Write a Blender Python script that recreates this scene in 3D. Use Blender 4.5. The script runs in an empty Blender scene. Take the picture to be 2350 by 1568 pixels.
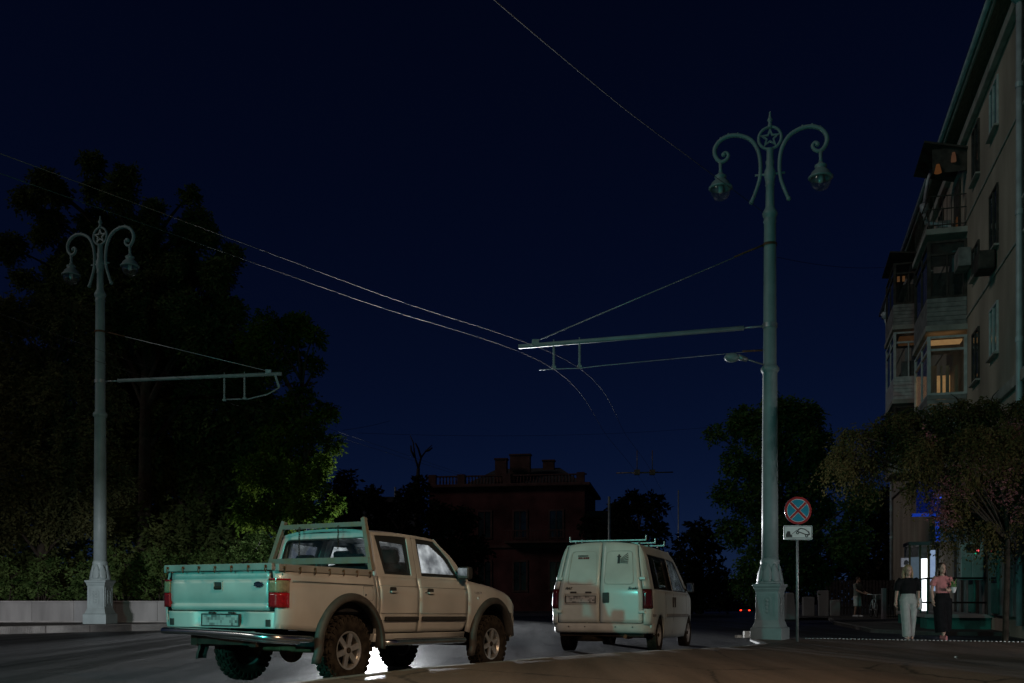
import bpy, bmesh, math, random
import numpy as np
from mathutils import Vector, Matrix, Euler

R = math.radians
S = bpy.context.scene
COL = S.collection
random.seed(7)

# ------------------------------------------------------------------ camera
FPX, XC, YH, CAMZ = 2285.0, 1175.0, 1371.0, 0.975      # focal length and horizon on a 2350 px wide frame
cam_d = bpy.data.cameras.new('camera')
cam = bpy.data.objects.new('camera', cam_d)
COL.objects.link(cam)
cam.location = (0, 0, CAMZ)
cam.rotation_euler = (R(90), 0, 0)
cam_d.sensor_width = 36.0
cam_d.lens = FPX / 2350 * 36.0
cam_d.shift_y = (YH - 784) / 2350
cam_d.clip_start = 0.05
cam_d.clip_end = 3000
S.camera = cam

# ------------------------------------------------------------------ night sky
SUN_EL, SUN_AZ = 28.0, 248.0      # unseen fill added for town glow, from the left behind the camera (azimuth clockwise from +Y)
w = bpy.data.worlds.new('World'); S.world = w; w.use_nodes = True
nt = w.node_tree; nt.nodes.clear()
sky = nt.nodes.new('ShaderNodeTexSky'); sky.sky_type = 'NISHITA'; sky.sun_disc = False
sky.sun_elevation = R(SUN_EL); sky.sun_rotation = R(SUN_AZ)
sky.air_density = 0.45; sky.dust_density = 0.0; sky.ozone_density = 6.0
tint = nt.nodes.new('ShaderNodeMix'); tint.data_type = 'RGBA'; tint.blend_type = 'MULTIPLY'
tint.inputs[0].default_value = 1.0
tint.inputs[7].default_value = (0.44, 0.54, 1.0, 1)
bg = nt.nodes.new('ShaderNodeBackground'); bg.inputs[1].default_value = 0.0048
out = nt.nodes.new('ShaderNodeOutputWorld')
nt.links.new(sky.outputs[0], tint.inputs[6]); nt.links.new(tint.outputs[2], bg.inputs[0]); nt.links.new(bg.outputs[0], out.inputs[0])

sun_d = bpy.data.lights.new('night_fill', 'SUN'); sun_d.energy = 0.26; sun_d.angle = R(12); sun_d.color = (1.0, 0.95, 0.86)  # added fill lamp, stands for the dim light of the town
sun = bpy.data.objects.new('night_fill', sun_d); COL.objects.link(sun)
_d = Vector((math.sin(R(SUN_AZ)) * math.cos(R(SUN_EL)), math.cos(R(SUN_AZ)) * math.cos(R(SUN_EL)), math.sin(R(SUN_EL))))
sun.rotation_euler = _d.to_track_quat('Z', 'Y').to_euler()

S.view_settings.view_transform = 'Standard'
S.view_settings.look = 'None'
S.view_settings.exposure = 0.0
S.view_settings.gamma = 1.0
S.cycles.use_denoising = True
S.cycles.max_bounces = 6
S.cycles.diffuse_bounces = 2
S.cycles.glossy_bounces = 3
S.cycles.transmission_bounces = 4
S.cycles.transparent_max_bounces = 16
S.cycles.caustics_reflective = False
S.cycles.caustics_refractive = False
S.cycles.sample_clamp_indirect = 3.0


def at(px, py, Y):
    """world point seen at a point of the photograph at distance Y"""
    return Vector(((px - XC) * Y / FPX, Y, CAMZ - (py - YH) * Y / FPX))


# ------------------------------------------------------------------ helpers
def tag(o, label=None, cat=None, group=None, kind=None):
    if label: o['label'] = label
    if cat: o['category'] = cat
    if group: o['group'] = group
    if kind: o['kind'] = kind
    return o


def thing(name, label, cat, loc=(0, 0, 0), rot=(0, 0, 0), group=None):
    o = bpy.data.objects.new(name, None); COL.objects.link(o)
    o.empty_display_size = 0.3
    o.location = loc; o.rotation_euler = rot
    return tag(o, label, cat, group)


def lerp(a, b, t): return a + (b - a) * t


def interp(x, xs, ys): return float(np.interp(x, xs, ys))


class MB:
    def __init__(s): s.v = []; s.f = []; s.sm = []

    def add(s, v, f, smooth=False):
        n = len(s.v)
        s.v.extend([tuple(p) for p in v])
        s.f.extend([tuple(i + n for i in q) for q in f])
        s.sm.extend([smooth] * len(f))
        return s

    def box(s, c, d, rot=None):
        x, y, z = [k / 2 for k in d]
        v = [Vector(p) for p in ((-x, -y, -z), (x, -y, -z), (x, y, -z), (-x, y, -z), (-x, -y, z), (x, -y, z), (x, y, z), (-x, y, z))]
        if rot is not None:
            m = rot if isinstance(rot, Matrix) else Euler(rot).to_matrix()
            v = [m @ p for p in v]
        v = [p + Vector(c) for p in v]
        return s.add(v, [(0, 3, 2, 1), (4, 5, 6, 7), (0, 1, 5, 4), (1, 2, 6, 5), (2, 3, 7, 6), (3, 0, 4, 7)])

    def bar(s, a, b, wd, ht, up=(0, 0, 1)):
        a, b = Vector(a), Vector(b); d = b - a
        x = d.normalized(); u = Vector(up)
        y = u.cross(x)
        if y.length < 1e-4: y = Vector((0, 1, 0)).cross(x)
        y.normalize(); z = x.cross(y)
        m = Matrix((x, y, z)).transposed()
        return s.box((a + b) / 2, (d.length, wd, ht), m)

    def tube(s, pts, r, n=8, cap=True, closed=False, smooth=True):
        pts = [Vector(p) for p in pts]; k = len(pts)
        rr = r if isinstance(r, (list, tuple)) else [r] * k
        v = []; f = []
        prev = None
        for i, p in enumerate(pts):
            if closed: t = pts[(i + 1) % k] - pts[i - 1]
            elif i == 0: t = pts[1] - pts[0]
            elif i == k - 1: t = pts[-1] - pts[-2]
            else: t = (pts[i + 1] - p).normalized() + (p - pts[i - 1]).normalized()
            if t.length < 1e-9: t = Vector((0, 0, 1))
            t.normalize()
            if prev is None:
                a = Vector((0, 0, 1)) if abs(t.z) < 0.9 else Vector((1, 0, 0))
                u = t.cross(a).normalized()
            else:
                u = (prev - t * prev.dot(t))
                u = u.normalized() if u.length > 1e-6 else t.orthogonal().normalized()
            prev = u; w_ = t.cross(u)
            rad = rr[i]
            ra, rb = rad if isinstance(rad, (list, tuple)) else (rad, rad)
            for j in range(n):
                a = 2 * math.pi * j / n
                v.append(p + u * (math.cos(a) * ra) + w_ * (math.sin(a) * rb))
        m = k if closed else k - 1
        for i in range(m):
            for j in range(n):
                a = i * n + j; b = i * n + (j + 1) % n
                c = ((i + 1) % k) * n + (j + 1) % n; d = ((i + 1) % k) * n + j
                f.append((a, b, c, d))
        s.add(v, f, smooth)
        if cap and not closed:
            s.add(v[:n], [tuple(range(n))[::-1]]); s.add(v[-n:], [tuple(range(n))])
        return s

    def lathe(s, prof, n=24, c=(0, 0, 0), axis='z', smooth=True, cap=True):
        v = []; f = []
        for (r, z) in prof:
            for j in range(n):
                a = 2 * math.pi * j / n
                if axis == 'z': p = (r * math.cos(a), r * math.sin(a), z)
                elif axis == 'y': p = (r * math.cos(a), z, -r * math.sin(a))
                else: p = (z, r * math.cos(a), r * math.sin(a))
                v.append((p[0] + c[0], p[1] + c[1], p[2] + c[2]))
        for i in range(len(prof) - 1):
            for j in range(n):
                f.append((i * n + j, i * n + (j + 1) % n, (i + 1) * n + (j + 1) % n, (i + 1) * n + j))
        s.add(v, f, smooth)
        if cap:
            if prof[0][0] > 1e-5: s.add(v[:n], [tuple(range(n))[::-1]])
            if prof[-1][0] > 1e-5: s.add(v[-n:], [tuple(range(n))])
        return s

    def sqlathe(s, prof, c=(0, 0, 0)):
        """square column: list of (half width, z)"""
        v = []; f = []
        for (r, z) in prof:
            v += [(c[0] - r, c[1] - r, c[2] + z), (c[0] + r, c[1] - r, c[2] + z), (c[0] + r, c[1] + r, c[2] + z), (c[0] - r, c[1] + r, c[2] + z)]
        for i in range(len(prof) - 1):
            for j in range(4):
                f.append((i * 4 + j, i * 4 + (j + 1) % 4, (i + 1) * 4 + (j + 1) % 4, (i + 1) * 4 + j))
        f.append((3, 2, 1, 0)); k = (len(prof) - 1) * 4
        f.append((k, k + 1, k + 2, k + 3))
        return s.add(v, f)

    def prism(s, poly, mapf, d, smooth=False):
        """poly in 2D, mapf(u,v)->point, d = extrusion vector"""
        n = len(poly); d = Vector(d)
        a = [Vector(mapf(*p)) for p in poly]
        v = a + [p + d for p in a]
        f = [tuple(range(n))[::-1], tuple(range(n, 2 * n))]
        s.add(v, f)
        s.add(v, [(i, (i + 1) % n, n + (i + 1) % n, n + i) for i in range(n)], smooth)
        return s

    def ring(s, outer, inner, mapf, d):
        n = len(outer); d = Vector(d)
        o = [Vector(mapf(*p)) for p in outer]; i_ = [Vector(mapf(*p)) for p in inner]
        v = o + i_ + [p + d for p in o] + [p + d for p in i_]
        f = []
        for i in range(n):
            j = (i + 1) % n
            f += [(i, j, n + j, n + i), (2 * n + i, 3 * n + i, 3 * n + j, 2 * n + j), (i, 2 * n + i, 2 * n + j, j), (n + i, n + j, 3 * n + j, 3 * n + i)]
        return s.add(v, f)

    def grid(s, P, d=None, smooth=True):
        """P[i][j] points; d = thickness vector or function(point)->vector; None = bare sheet"""
        nx, ny = len(P), len(P[0])
        a = [Vector(p) for row in P for p in row]
        f = [(i * ny + j, (i + 1) * ny + j, (i + 1) * ny + j + 1, i * ny + j + 1) for i in range(nx - 1) for j in range(ny - 1)]
        if d is None: return s.add(a, f, smooth)
        b = [p + (Vector(d(p)) if callable(d) else Vector(d)) for p in a]
        s.add(a, f, smooth)
        s.add(b, [q[::-1] for q in f], smooth)
        edge = [i * ny for i in range(nx)] + [(nx - 1) * ny + j for j in range(1, ny)] + [i * ny + ny - 1 for i in range(nx - 2, -1, -1)] + [j for j in range(ny - 2, 0, -1)]
        m = len(a); e = len(edge)
        return s.add(a + b, [(edge[k], m + edge[k], m + edge[(k + 1) % e], edge[(k + 1) % e]) for k in range(e)])

    def sphere(s, c, r, nu=16, nv=10, scale=(1, 1, 1)):
        prof = [(math.sin(math.pi * i / nv), -math.cos(math.pi * i / nv)) for i in range(nv + 1)]
        v = []; f = []
        for (a, z) in prof:
            for j in range(nu):
                t = 2 * math.pi * j / nu
                v.append((c[0] + r * a * math.cos(t) * scale[0], c[1] + r * a * math.sin(t) * scale[1], c[2] + r * z * scale[2]))
        for i in range(nv):
            for j in range(nu):
                f.append((i * nu + j, i * nu + (j + 1) % nu, (i + 1) * nu + (j + 1) % nu, (i + 1) * nu + j))
        return s.add(v, f, True)

    def mesh(s, name):
        me = bpy.data.meshes.new(name)
        me.from_pydata(s.v, [], s.f)
        me.polygons.foreach_set('use_smooth', s.sm)
        me.update()
        return me

    def build(s, name, m, parent=None, bevel=0, seg=2, loc=None, rot=None, fixn=True):
        me = s.mesh(name)
        if fixn:
            bm = bmesh.new(); bm.from_mesh(me)
            bmesh.ops.remove_doubles(bm, verts=bm.verts, dist=1e-5)
            bmesh.ops.recalc_face_normals(bm, faces=bm.faces)
            bm.to_mesh(me); bm.free()
        o = bpy.data.objects.new(name, me); COL.objects.link(o)
        if m is not None: me.materials.append(m)
        if parent is not None: o.parent = parent
        if loc is not None: o.location = loc
        if rot is not None: o.rotation_euler = rot
        if bevel:
            b = o.modifiers.new('bevel', 'BEVEL'); b.width = bevel; b.segments = seg; b.limit_method = 'ANGLE'; b.angle_limit = R(40)
        return o


def dup(o, parent=None, loc=None, rot=None):
    c = o.copy(); COL.objects.link(c); c.parent = parent
    if loc is not None: c.location = loc
    if rot is not None: c.rotation_euler = rot
    for ch in list(o.children): dup(ch, c)
    return c


def roundpoly(pts, r, n=4):
    """round the corners of a polygon (list of 2D points); r number or list"""
    out = []; k = len(pts)
    for i in range(k):
        p = Vector(pts[i]); a = Vector(pts[i - 1]); b = Vector(pts[(i + 1) % k])
        rr = r[i] if isinstance(r, (list, tuple)) else r
        da = (a - p); db = (b - p)
        l = min(rr, da.length * .49, db.length * .49)
        pa = p + da.normalized() * l; pb = p + db.normalized() * l
        for j in range(n + 1):
            t = j / n
            q = pa * (1 - t) ** 2 + p * 2 * t * (1 - t) + pb * t * t
            out.append((q.x, q.y))
    return out


def smooth_path(pts, n=6):
    """Catmull-Rom through the points"""
    pts = [Vector(p) for p in pts]; out = []
    for i in range(len(pts) - 1):
        p0 = pts[max(i - 1, 0)]; p1 = pts[i]; p2 = pts[i + 1]; p3 = pts[min(i + 2, len(pts) - 1)]
        for j in range(n):
            t = j / n
            out.append(0.5 * ((2 * p1) + (p2 - p0) * t + (2 * p0 - 5 * p1 + 4 * p2 - p3) * t * t + (3 * p1 - p0 - 3 * p2 + p3) * t ** 3))
    out.append(pts[-1]); return out


def text_mesh(txt, size, mat_, parent, name, loc, rot, extrude=0.002, shear=0.0, align='CENTER', xscale=1.0, bold=0.0):
    cu = bpy.data.curves.new(name, 'FONT'); cu.body = txt; cu.size = size; cu.extrude = extrude; cu.shear = shear
    cu.align_x = align; cu.align_y = 'CENTER'; cu.resolution_u = 3; cu.offset = bold
    tmp = bpy.data.objects.new(name, cu); COL.objects.link(tmp)
    dg = bpy.context.evaluated_depsgraph_get()
    me = bpy.data.meshes.new_from_object(tmp.evaluated_get(dg))
    bpy.data.objects.remove(tmp)
    me.materials.clear(); me.materials.append(mat_)
    o = bpy.data.objects.new(name, me); COL.objects.link(o)
    o.parent = parent; o.location = loc; o.rotation_euler = rot; o.scale = (xscale, 1, 1)
    return o


# ------------------------------------------------------------------ materials
def nodes(name):
    m = bpy.data.materials.new(name); m.use_nodes = True
    n = m.node_tree; n.nodes.clear()
    o = n.nodes.new('ShaderNodeOutputMaterial')
    return m, n, o


def noise_col(n, col, scale, amount, detail=5, vec=None, col2=None):
    tc = n.nodes.new('ShaderNodeTexCoord')
    nz = n.nodes.new('ShaderNodeTexNoise'); nz.inputs['Scale'].default_value = scale; nz.inputs['Detail'].default_value = detail
    if vec:
        mp = n.nodes.new('ShaderNodeMapping'); mp.inputs['Scale'].default_value = vec
        n.links.new(tc.outputs['Object'], mp.inputs[0]); n.links.new(mp.outputs[0], nz.inputs['Vector'])
    else: n.links.new(tc.outputs['Object'], nz.inputs['Vector'])
    rp = n.nodes.new('ShaderNodeValToRGB')
    c1 = [max(0, k * (1 - amount)) for k in col]; c2 = col2 or [min(1, k * (1 + amount)) for k in col]
    rp.color_ramp.elements[0].position = 0.32; rp.color_ramp.elements[1].position = 0.68
    rp.color_ramp.elements[0].color = (*c1, 1); rp.color_ramp.elements[1].color = (*c2, 1)
    n.links.new(nz.outputs['Fac'], rp.inputs[0])
    return rp.outputs[0], nz, tc


def mat(name, col, rough=0.6, metal=0.0, spec=0.5, var=(3.0, 0.15), bump=None, coat=0.0, vec=None, col2=None, emit=None, estr=0.0, rvar=0.0):
    m, n, o = nodes(name)
    b = n.nodes.new('ShaderNodeBsdfPrincipled'); n.links.new(b.outputs[0], o.inputs[0])
    c, nz, tc = noise_col(n, col, var[0], var[1], vec=vec, col2=col2)
    n.links.new(c, b.inputs['Base Color'])
    b.inputs['Roughness'].default_value = rough; b.inputs['Metallic'].default_value = metal
    b.inputs['Specular IOR Level'].default_value = spec
    if coat: b.inputs['Coat Weight'].default_value = coat; b.inputs['Coat Roughness'].default_value = 0.12
    if rvar:
        mr = n.nodes.new('ShaderNodeMapRange'); mr.inputs[3].default_value = rough - rvar; mr.inputs[4].default_value = rough + rvar
        mr.inputs[1].default_value = .3; mr.inputs[2].default_value = .7
        n.links.new(nz.outputs['Fac'], mr.inputs[0]); n.links.new(mr.outputs[0], b.inputs['Roughness'])
    if bump:
        n2 = n.nodes.new('ShaderNodeTexNoise'); n2.inputs['Scale'].default_value = bump[0]; n2.inputs['Detail'].default_value = 6
        n.links.new(tc.outputs['Object'], n2.inputs['Vector'])
        bp = n.nodes.new('ShaderNodeBump'); bp.inputs['Strength'].default_value = bump[1]; bp.inputs['Distance'].default_value = bump[2] if len(bump) > 2 else 0.02
        n.links.new(n2.outputs['Fac'], bp.inputs['Height']); n.links.new(bp.outputs[0], b.inputs['Normal'])
    if emit:
        b.inputs['Emission Color'].default_value = (*emit, 1); b.inputs['Emission Strength'].default_value = estr
    return m


def glass(name, tint=(.85, .9, .92), dust=0.10, dustcol=(.6, .62, .66), clear=0.9, rough=0.02, scale=6.0, refl=.05):
    m, n, o = nodes(name)
    tr = n.nodes.new('ShaderNodeBsdfTransparent'); tr.inputs[0].default_value = (*tint, 1)
    gl = n.nodes.new('ShaderNodeBsdfGlossy'); gl.inputs['Roughness'].default_value = rough
    lw_ = n.nodes.new('ShaderNodeLayerWeight'); lw_.inputs[0].default_value = .5
    pw = n.nodes.new('ShaderNodeMath'); pw.operation = 'POWER'; pw.inputs[1].default_value = 5.0; n.links.new(lw_.outputs['Facing'], pw.inputs[0])
    fr = n.nodes.new('ShaderNodeMath'); fr.operation = 'MULTIPLY_ADD'; fr.inputs[1].default_value = .9; fr.inputs[2].default_value = refl; n.links.new(pw.outputs[0], fr.inputs[0])
    m1 = n.nodes.new('ShaderNodeMixShader'); n.links.new(fr.outputs[0], m1.inputs[0]); n.links.new(tr.outputs[0], m1.inputs[1]); n.links.new(gl.outputs[0], m1.inputs[2])
    c, nz, tc = noise_col(n, dustcol, scale, 0.5)
    tl = n.nodes.new('ShaderNodeBsdfTranslucent'); n.links.new(c, tl.inputs[0])
    df = n.nodes.new('ShaderNodeBsdfDiffuse'); df.inputs[0].default_value = (*[k * .5 for k in dustcol], 1)
    ad = n.nodes.new('ShaderNodeMixShader'); ad.inputs[0].default_value = .8
    n.links.new(df.outputs[0], ad.inputs[1]); n.links.new(tl.outputs[0], ad.inputs[2])
    mr = n.nodes.new('ShaderNodeMapRange'); mr.inputs[1].default_value = .35; mr.inputs[2].default_value = .7
    mr.inputs[3].default_value = dust * .5; mr.inputs[4].default_value = dust * 1.5
    n.links.new(nz.outputs['Fac'], mr.inputs[0])
    m2 = n.nodes.new('ShaderNodeMixShader'); n.links.new(mr.outputs[0], m2.inputs[0]); n.links.new(m1.outputs[0], m2.inputs[1]); n.links.new(ad.outputs[0], m2.inputs[2])
    n.links.new(m2.outputs[0], o.inputs[0])
    return m


def leafmat(name, col, col2, trans=0.4, scale=1.2):
    m, n, o = nodes(name)
    c, nz, tc = noise_col(n, col, scale, 0.3, col2=col2, detail=3)
    df = n.nodes.new('ShaderNodeBsdfDiffuse'); tl = n.nodes.new('ShaderNodeBsdfTranslucent')
    n.links.new(c, df.inputs[0]); n.links.new(c, tl.inputs[0])
    mx = n.nodes.new('ShaderNodeMixShader'); mx.inputs[0].default_value = trans
    n.links.new(df.outputs[0], mx.inputs[1]); n.links.new(tl.outputs[0], mx.inputs[2]); n.links.new(mx.outputs[0], o.inputs[0])
    return m


def emis(name, col, strength):
    m, n, o = nodes(name)
    e = n.nodes.new('ShaderNodeEmission'); e.inputs[1].default_value = strength
    c, nz, tc = noise_col(n, col, 8.0, 0.12)
    n.links.new(c, e.inputs[0]); n.links.new(e.outputs[0], o.inputs[0])
    return m


def asphalt(name, col, rough, bumps, streak, worn=0.0):
    """asphalt: aggregate speckle, patches, tracks worn along one direction"""
    m, n, o = nodes(name)
    b = n.nodes.new('ShaderNodeBsdfPrincipled'); n.links.new(b.outputs[0], o.inputs[0])
    tc = n.nodes.new('ShaderNodeTexCoord')
    mp = n.nodes.new('ShaderNodeMapping'); mp.inputs['Rotation'].default_value = (0, 0, streak); mp.inputs['Scale'].default_value = (1.6, .16, 1)
    n.links.new(tc.outputs['Object'], mp.inputs[0])
    big = n.nodes.new('ShaderNodeTexNoise'); big.inputs['Scale'].default_value = .9; big.inputs['Detail'].default_value = 6
    n.links.new(mp.outputs[0], big.inputs['Vector'])
    fine = n.nodes.new('ShaderNodeTexNoise'); fine.inputs['Scale'].default_value = 38; fine.inputs['Detail'].default_value = 6; fine.inputs['Roughness'].default_value = .75
    n.links.new(tc.outputs['Object'], fine.inputs['Vector'])
    mid = n.nodes.new('ShaderNodeTexNoise'); mid.inputs['Scale'].default_value = 5; mid.inputs['Detail'].default_value = 5
    n.links.new(tc.outputs['Object'], mid.inputs['Vector'])
    rp = n.nodes.new('ShaderNodeValToRGB')
    rp.color_ramp.elements[0].position = .3; rp.color_ramp.elements[1].position = .72
    rp.color_ramp.elements[0].color = (*[k * .6 for k in col], 1); rp.color_ramp.elements[1].color = (*[k * 1.45 for k in col], 1)
    n.links.new(big.outputs['Fac'], rp.inputs[0])
    mx = n.nodes.new('ShaderNodeMix'); mx.data_type = 'RGBA'; mx.blend_type = 'OVERLAY'; mx.inputs[0].default_value = .95
    n.links.new(rp.outputs[0], mx.inputs[6]); n.links.new(fine.outputs['Fac'], mx.inputs[7])
    vo = n.nodes.new('ShaderNodeTexVoronoi'); vo.feature = 'DISTANCE_TO_EDGE'; vo.inputs['Scale'].default_value = .42
    dm = n.nodes.new('ShaderNodeMix'); dm.data_type = 'VECTOR'; dm.inputs[0].default_value = .16
    n.links.new(tc.outputs['Object'], dm.inputs[4]); n.links.new(mid.outputs['Color'], dm.inputs[5]); n.links.new(dm.outputs[1], vo.inputs['Vector'])
    ck = n.nodes.new('ShaderNodeMapRange'); ck.inputs[1].default_value = .002; ck.inputs[2].default_value = .010; ck.inputs[3].default_value = .35; ck.inputs[4].default_value = 1.0
    n.links.new(vo.outputs['Distance'], ck.inputs[0])
    cm = n.nodes.new('ShaderNodeMix'); cm.data_type = 'RGBA'; cm.blend_type = 'MULTIPLY'; cm.inputs[0].default_value = 1.0
    n.links.new(mx.outputs[2], cm.inputs[6]); n.links.new(ck.outputs[0], cm.inputs[7])
    n.links.new(cm.outputs[2], b.inputs['Base Color'])
    mr = n.nodes.new('ShaderNodeMapRange'); mr.inputs[1].default_value = .3; mr.inputs[2].default_value = .7
    mr.inputs[3].default_value = rough + .2; mr.inputs[4].default_value = rough - .08
    n.links.new(big.outputs['Fac'], mr.inputs[0]); n.links.new(mr.outputs[0], b.inputs['Roughness'])
    b.inputs['Specular IOR Level'].default_value = 0.4
    b1 = n.nodes.new('ShaderNodeBump'); b1.inputs['Strength'].default_value = bumps[0]; b1.inputs['Distance'].default_value = .012
    b2 = n.nodes.new('ShaderNodeBump'); b2.inputs['Strength'].default_value = bumps[1]; b2.inputs['Distance'].default_value = .05
    n.links.new(fine.outputs['Fac'], b1.inputs['Height']); n.links.new(mid.outputs['Fac'], b2.inputs['Height'])
    n.links.new(b1.outputs[0], b2.inputs['Normal']); n.links.new(b2.outputs[0], b.inputs['Normal'])
    return m


MT = dict(
    silver=mat('silver_paint', (.47, .465, .445), .48, .32, .5, (1.7, .14), coat=.45, rvar=.10),
    white=mat('white_van_paint', (.44, .48, .46), .42, 0, .5, (1.6, .14), coat=.2, rvar=.1),  # dirty white, tinted mint in place of the signal's teal light
    bumper_white=mat('white_bumper_plastic', (.38, .38, .36), .6, 0, .4, (4, .15)),
    black_plastic=mat('black_plastic', (.022, .021, .020), .55, 0, .4, (9, .3), bump=(60, .15)),
    flare=mat('dark_flare_plastic', (.04, .036, .032), .6, 0, .4, (7, .35)),
    rubber=mat('tyre_rubber', (.020, .0165, .0135), .9, 0, .06, (12, .4), col2=(.038, .031, .024)),
    alloy=mat('alloy_rim', (.55, .53, .50), .33, .85, .5, (9, .15)),
    steelw=mat('steel_wheel', (.35, .34, .33), .5, .3, .5, (8, .25)),
    chrome=mat('polished_steel', (.55, .55, .55), .22, 1.0, .5, (6, .15)),
    dark_metal=mat('dark_underbody', (.026, .020, .016), .8, .1, .15, (6, .4)),
    rust=mat('rusty_steel', (.12, .055, .03), .85, .0, .2, (9, .4)),
    greypost=mat('grey_bracket_paint', (.22, .22, .20), .6, .1, .4, (8, .3), col2=(.17, .13, .09)),
    rail=mat('grey_rail_cap', (.20, .20, .19), .6, 0, .4, (4, .2)),
    red_lens=mat('red_lens', (.27, .008, .010), .16, 0, .6, (40, .25)),
    amber_lens=mat('smoked_lens', (.22, .17, .10), .16, 0, .6, (40, .2)),
    dark_lens=mat('dark_red_lens', (.07, .008, .008), .12, 0, .6, (40, .25)),  # dim red signal light is put into the wall and trim colours
    clear_lens=mat('clear_lens', (.6, .6, .62), .08, .3, .6, (40, .2)),
    interior=mat('dark_interior', (.012, .012, .013), .85, 0, .2, (8, .3)),
    seat=mat('dark_seat_cloth', (.018, .018, .02), .95, 0, .1, (14, .3)),
    glass_truck=glass('dusty_glass', (.80, .84, .86), .75, (.90, .94, 1.0), scale=5.0),
    glass_dusty=glass('slightly_dusty_glass', (.86, .90, .90), .16, (.7, .76, .85), scale=5.0),
    glass_clean=glass('clear_glass', (.86, .90, .90), .05),
    glass_tint=glass('tinted_glass', (.10, .11, .12), .03),
    glass_lamp=glass('lamp_glass', (.84, .88, .88), .10, (.8, .85, .85), rough=.06, refl=.14),
    pole=mat('teal_lit_grey_paint', (.205, .250, .250), .5, .0, .45, (3, .14), bump=(40, .12)),  # neutral grey paint with the signal's teal light mixed into the colour
    concrete=mat('concrete_wall', (.30, .29, .28), .85, 0, .3, (1.3, .25), bump=(18, .3), vec=(1, 1, .25)),
    kerb=mat('kerb_stone', (.22, .21, .20), .8, 0, .3, (2.5, .25), bump=(25, .3)),
    wire=mat('copper_wire', (.040, .034, .032), .6, .1, .25, (3, .2)),
    cable=mat('black_cable', (.012, .012, .012), .9, 0, .05, (3, .2)),
    dull_cable=mat('dull_grey_cable', (.10, .095, .09), .9, 0, .1, (2.5, .5)),
    steel=mat('galvanised_steel', (.32, .33, .33), .45, .6, .5, (6, .25)),
    insul=mat('brown_insulator', (.12, .07, .05), .35, 0, .5, (6, .2)),
    bark=mat('bark', (.035, .028, .022), .95, 0, .1, (7, .4), bump=(22, .7)),
)

# ------------------------------------------------------------------ ground
M_ROAD = asphalt('road_asphalt', (.036, .036, .041), .44, (.8, .16), R(55))
M_PAVE = asphalt('pavement_asphalt', (.150, .104, .080), .55, (.5, .25), R(50))
M_LPAVE = asphalt('left_pavement_asphalt', (.075, .068, .062), .75, (.4, .3), R(0))

KERB = [(-13.5, -4.0), (-8.6, 1.2), (-4.6, 6.0), (-2.24, 9.57), (-1.05, 11.86), (.45, 13.9), (2.35, 16.15), (4.1, 18.2), (5.0, 20.0), (5.3, 22.2), (6.0, 23.6)]
EDGE = [(6.0, 23.6), (6.9, 23.0), (10.9, 21.1), (16.0, 18.7), (40.0, 8.0)]
LKERB = [(-60, -16), (-30, 11.5), (-13.6, 26.4), (-10.1, 29.5), (-9.6, 33.0), (-11.0, 60.0), (-9.0, 90.0), (10, 166)]


def flat(name, outline, z, m, kind='structure', down=0.0):
    bm = bmesh.new()
    vs = [bm.verts.new((p[0], p[1], z if len(p) < 3 else p[2])) for p in outline]
    f = bm.faces.new(vs)
    if f.normal.z < 0: f.normal_flip()
    bm.normal_update()
    if bm.faces[:][0].normal.z < 0: bmesh.ops.reverse_faces(bm, faces=bm.faces)
    if down:
        r = bmesh.ops.extrude_face_region(bm, geom=bm.faces[:])
        bmesh.ops.translate(bm, vec=(0, 0, -down), verts=[g for g in r['geom'] if isinstance(g, bmesh.types.BMVert)])
        bmesh.ops.recalc_face_normals(bm, faces=bm.faces)
    bmesh.ops.triangulate(bm, faces=bm.faces)
    me = bpy.data.meshes.new(name); bm.to_mesh(me); bm.free()
    me.materials.append(m)
    o = bpy.data.objects.new(name, me); COL.objects.link(o)
    return tag(o, kind=kind)


# road: sheet cut along the near kerb, falling gently away in the distance
flat('road', [(-120, -4)] + KERB + EDGE[1:] + [(60, 8), (60, 70), (-120, 70)], 0, M_ROAD)
g = MB(); g.grid([[(-1500, 70, 0), (-1500, 300, -5.2), (-1500, 2500, -8)], [(-120, 70, 0), (-120, 300, -5.2), (-120, 2500, -8)], [(60, 70, 0), (60, 300, -5.2), (60, 2500, -8)], [(1500, 70, 0), (1500, 300, -5.2), (1500, 2500, -8)]], smooth=False)
tag(g.build('far_road', M_ROAD), kind='structure')
g = MB(); g.grid([[(-1500, -400, -.02), (-1500, 70, -.02)], [(-120, -400, -.02), (-120, 70, -.02)]], smooth=False)
g.grid([[(60, -400, -.02), (60, 70, -.02)], [(1500, -400, -.02), (1500, 70, -.02)]], smooth=False)
g.grid([[(-120, -400, -.15), (-120, -4, -.15)], [(60, -400, -.15), (60, -4, -.15)]], smooth=False)
tag(g.build('ground', M_ROAD), kind='structure')

# pavement the camera stands on: highest along the kerb, sloping down away from it
rows = []
path = []
for i in range(len(KERB) - 1):
    for k in range(6): path.append(Vector(KERB[i]).lerp(Vector(KERB[i + 1]), k / 6))
for i in range(len(EDGE) - 1):
    for k in range(4): path.append(Vector(EDGE[i]).lerp(Vector(EDGE[i + 1]), k / 4))
path.append(Vector(EDGE[-1]))


def pave_top(p):
    return interp(p[1], [11, 15, 19.5, 22], [.145, .13, .05, .035]) if p[0] < 5.6 else .03


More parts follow.
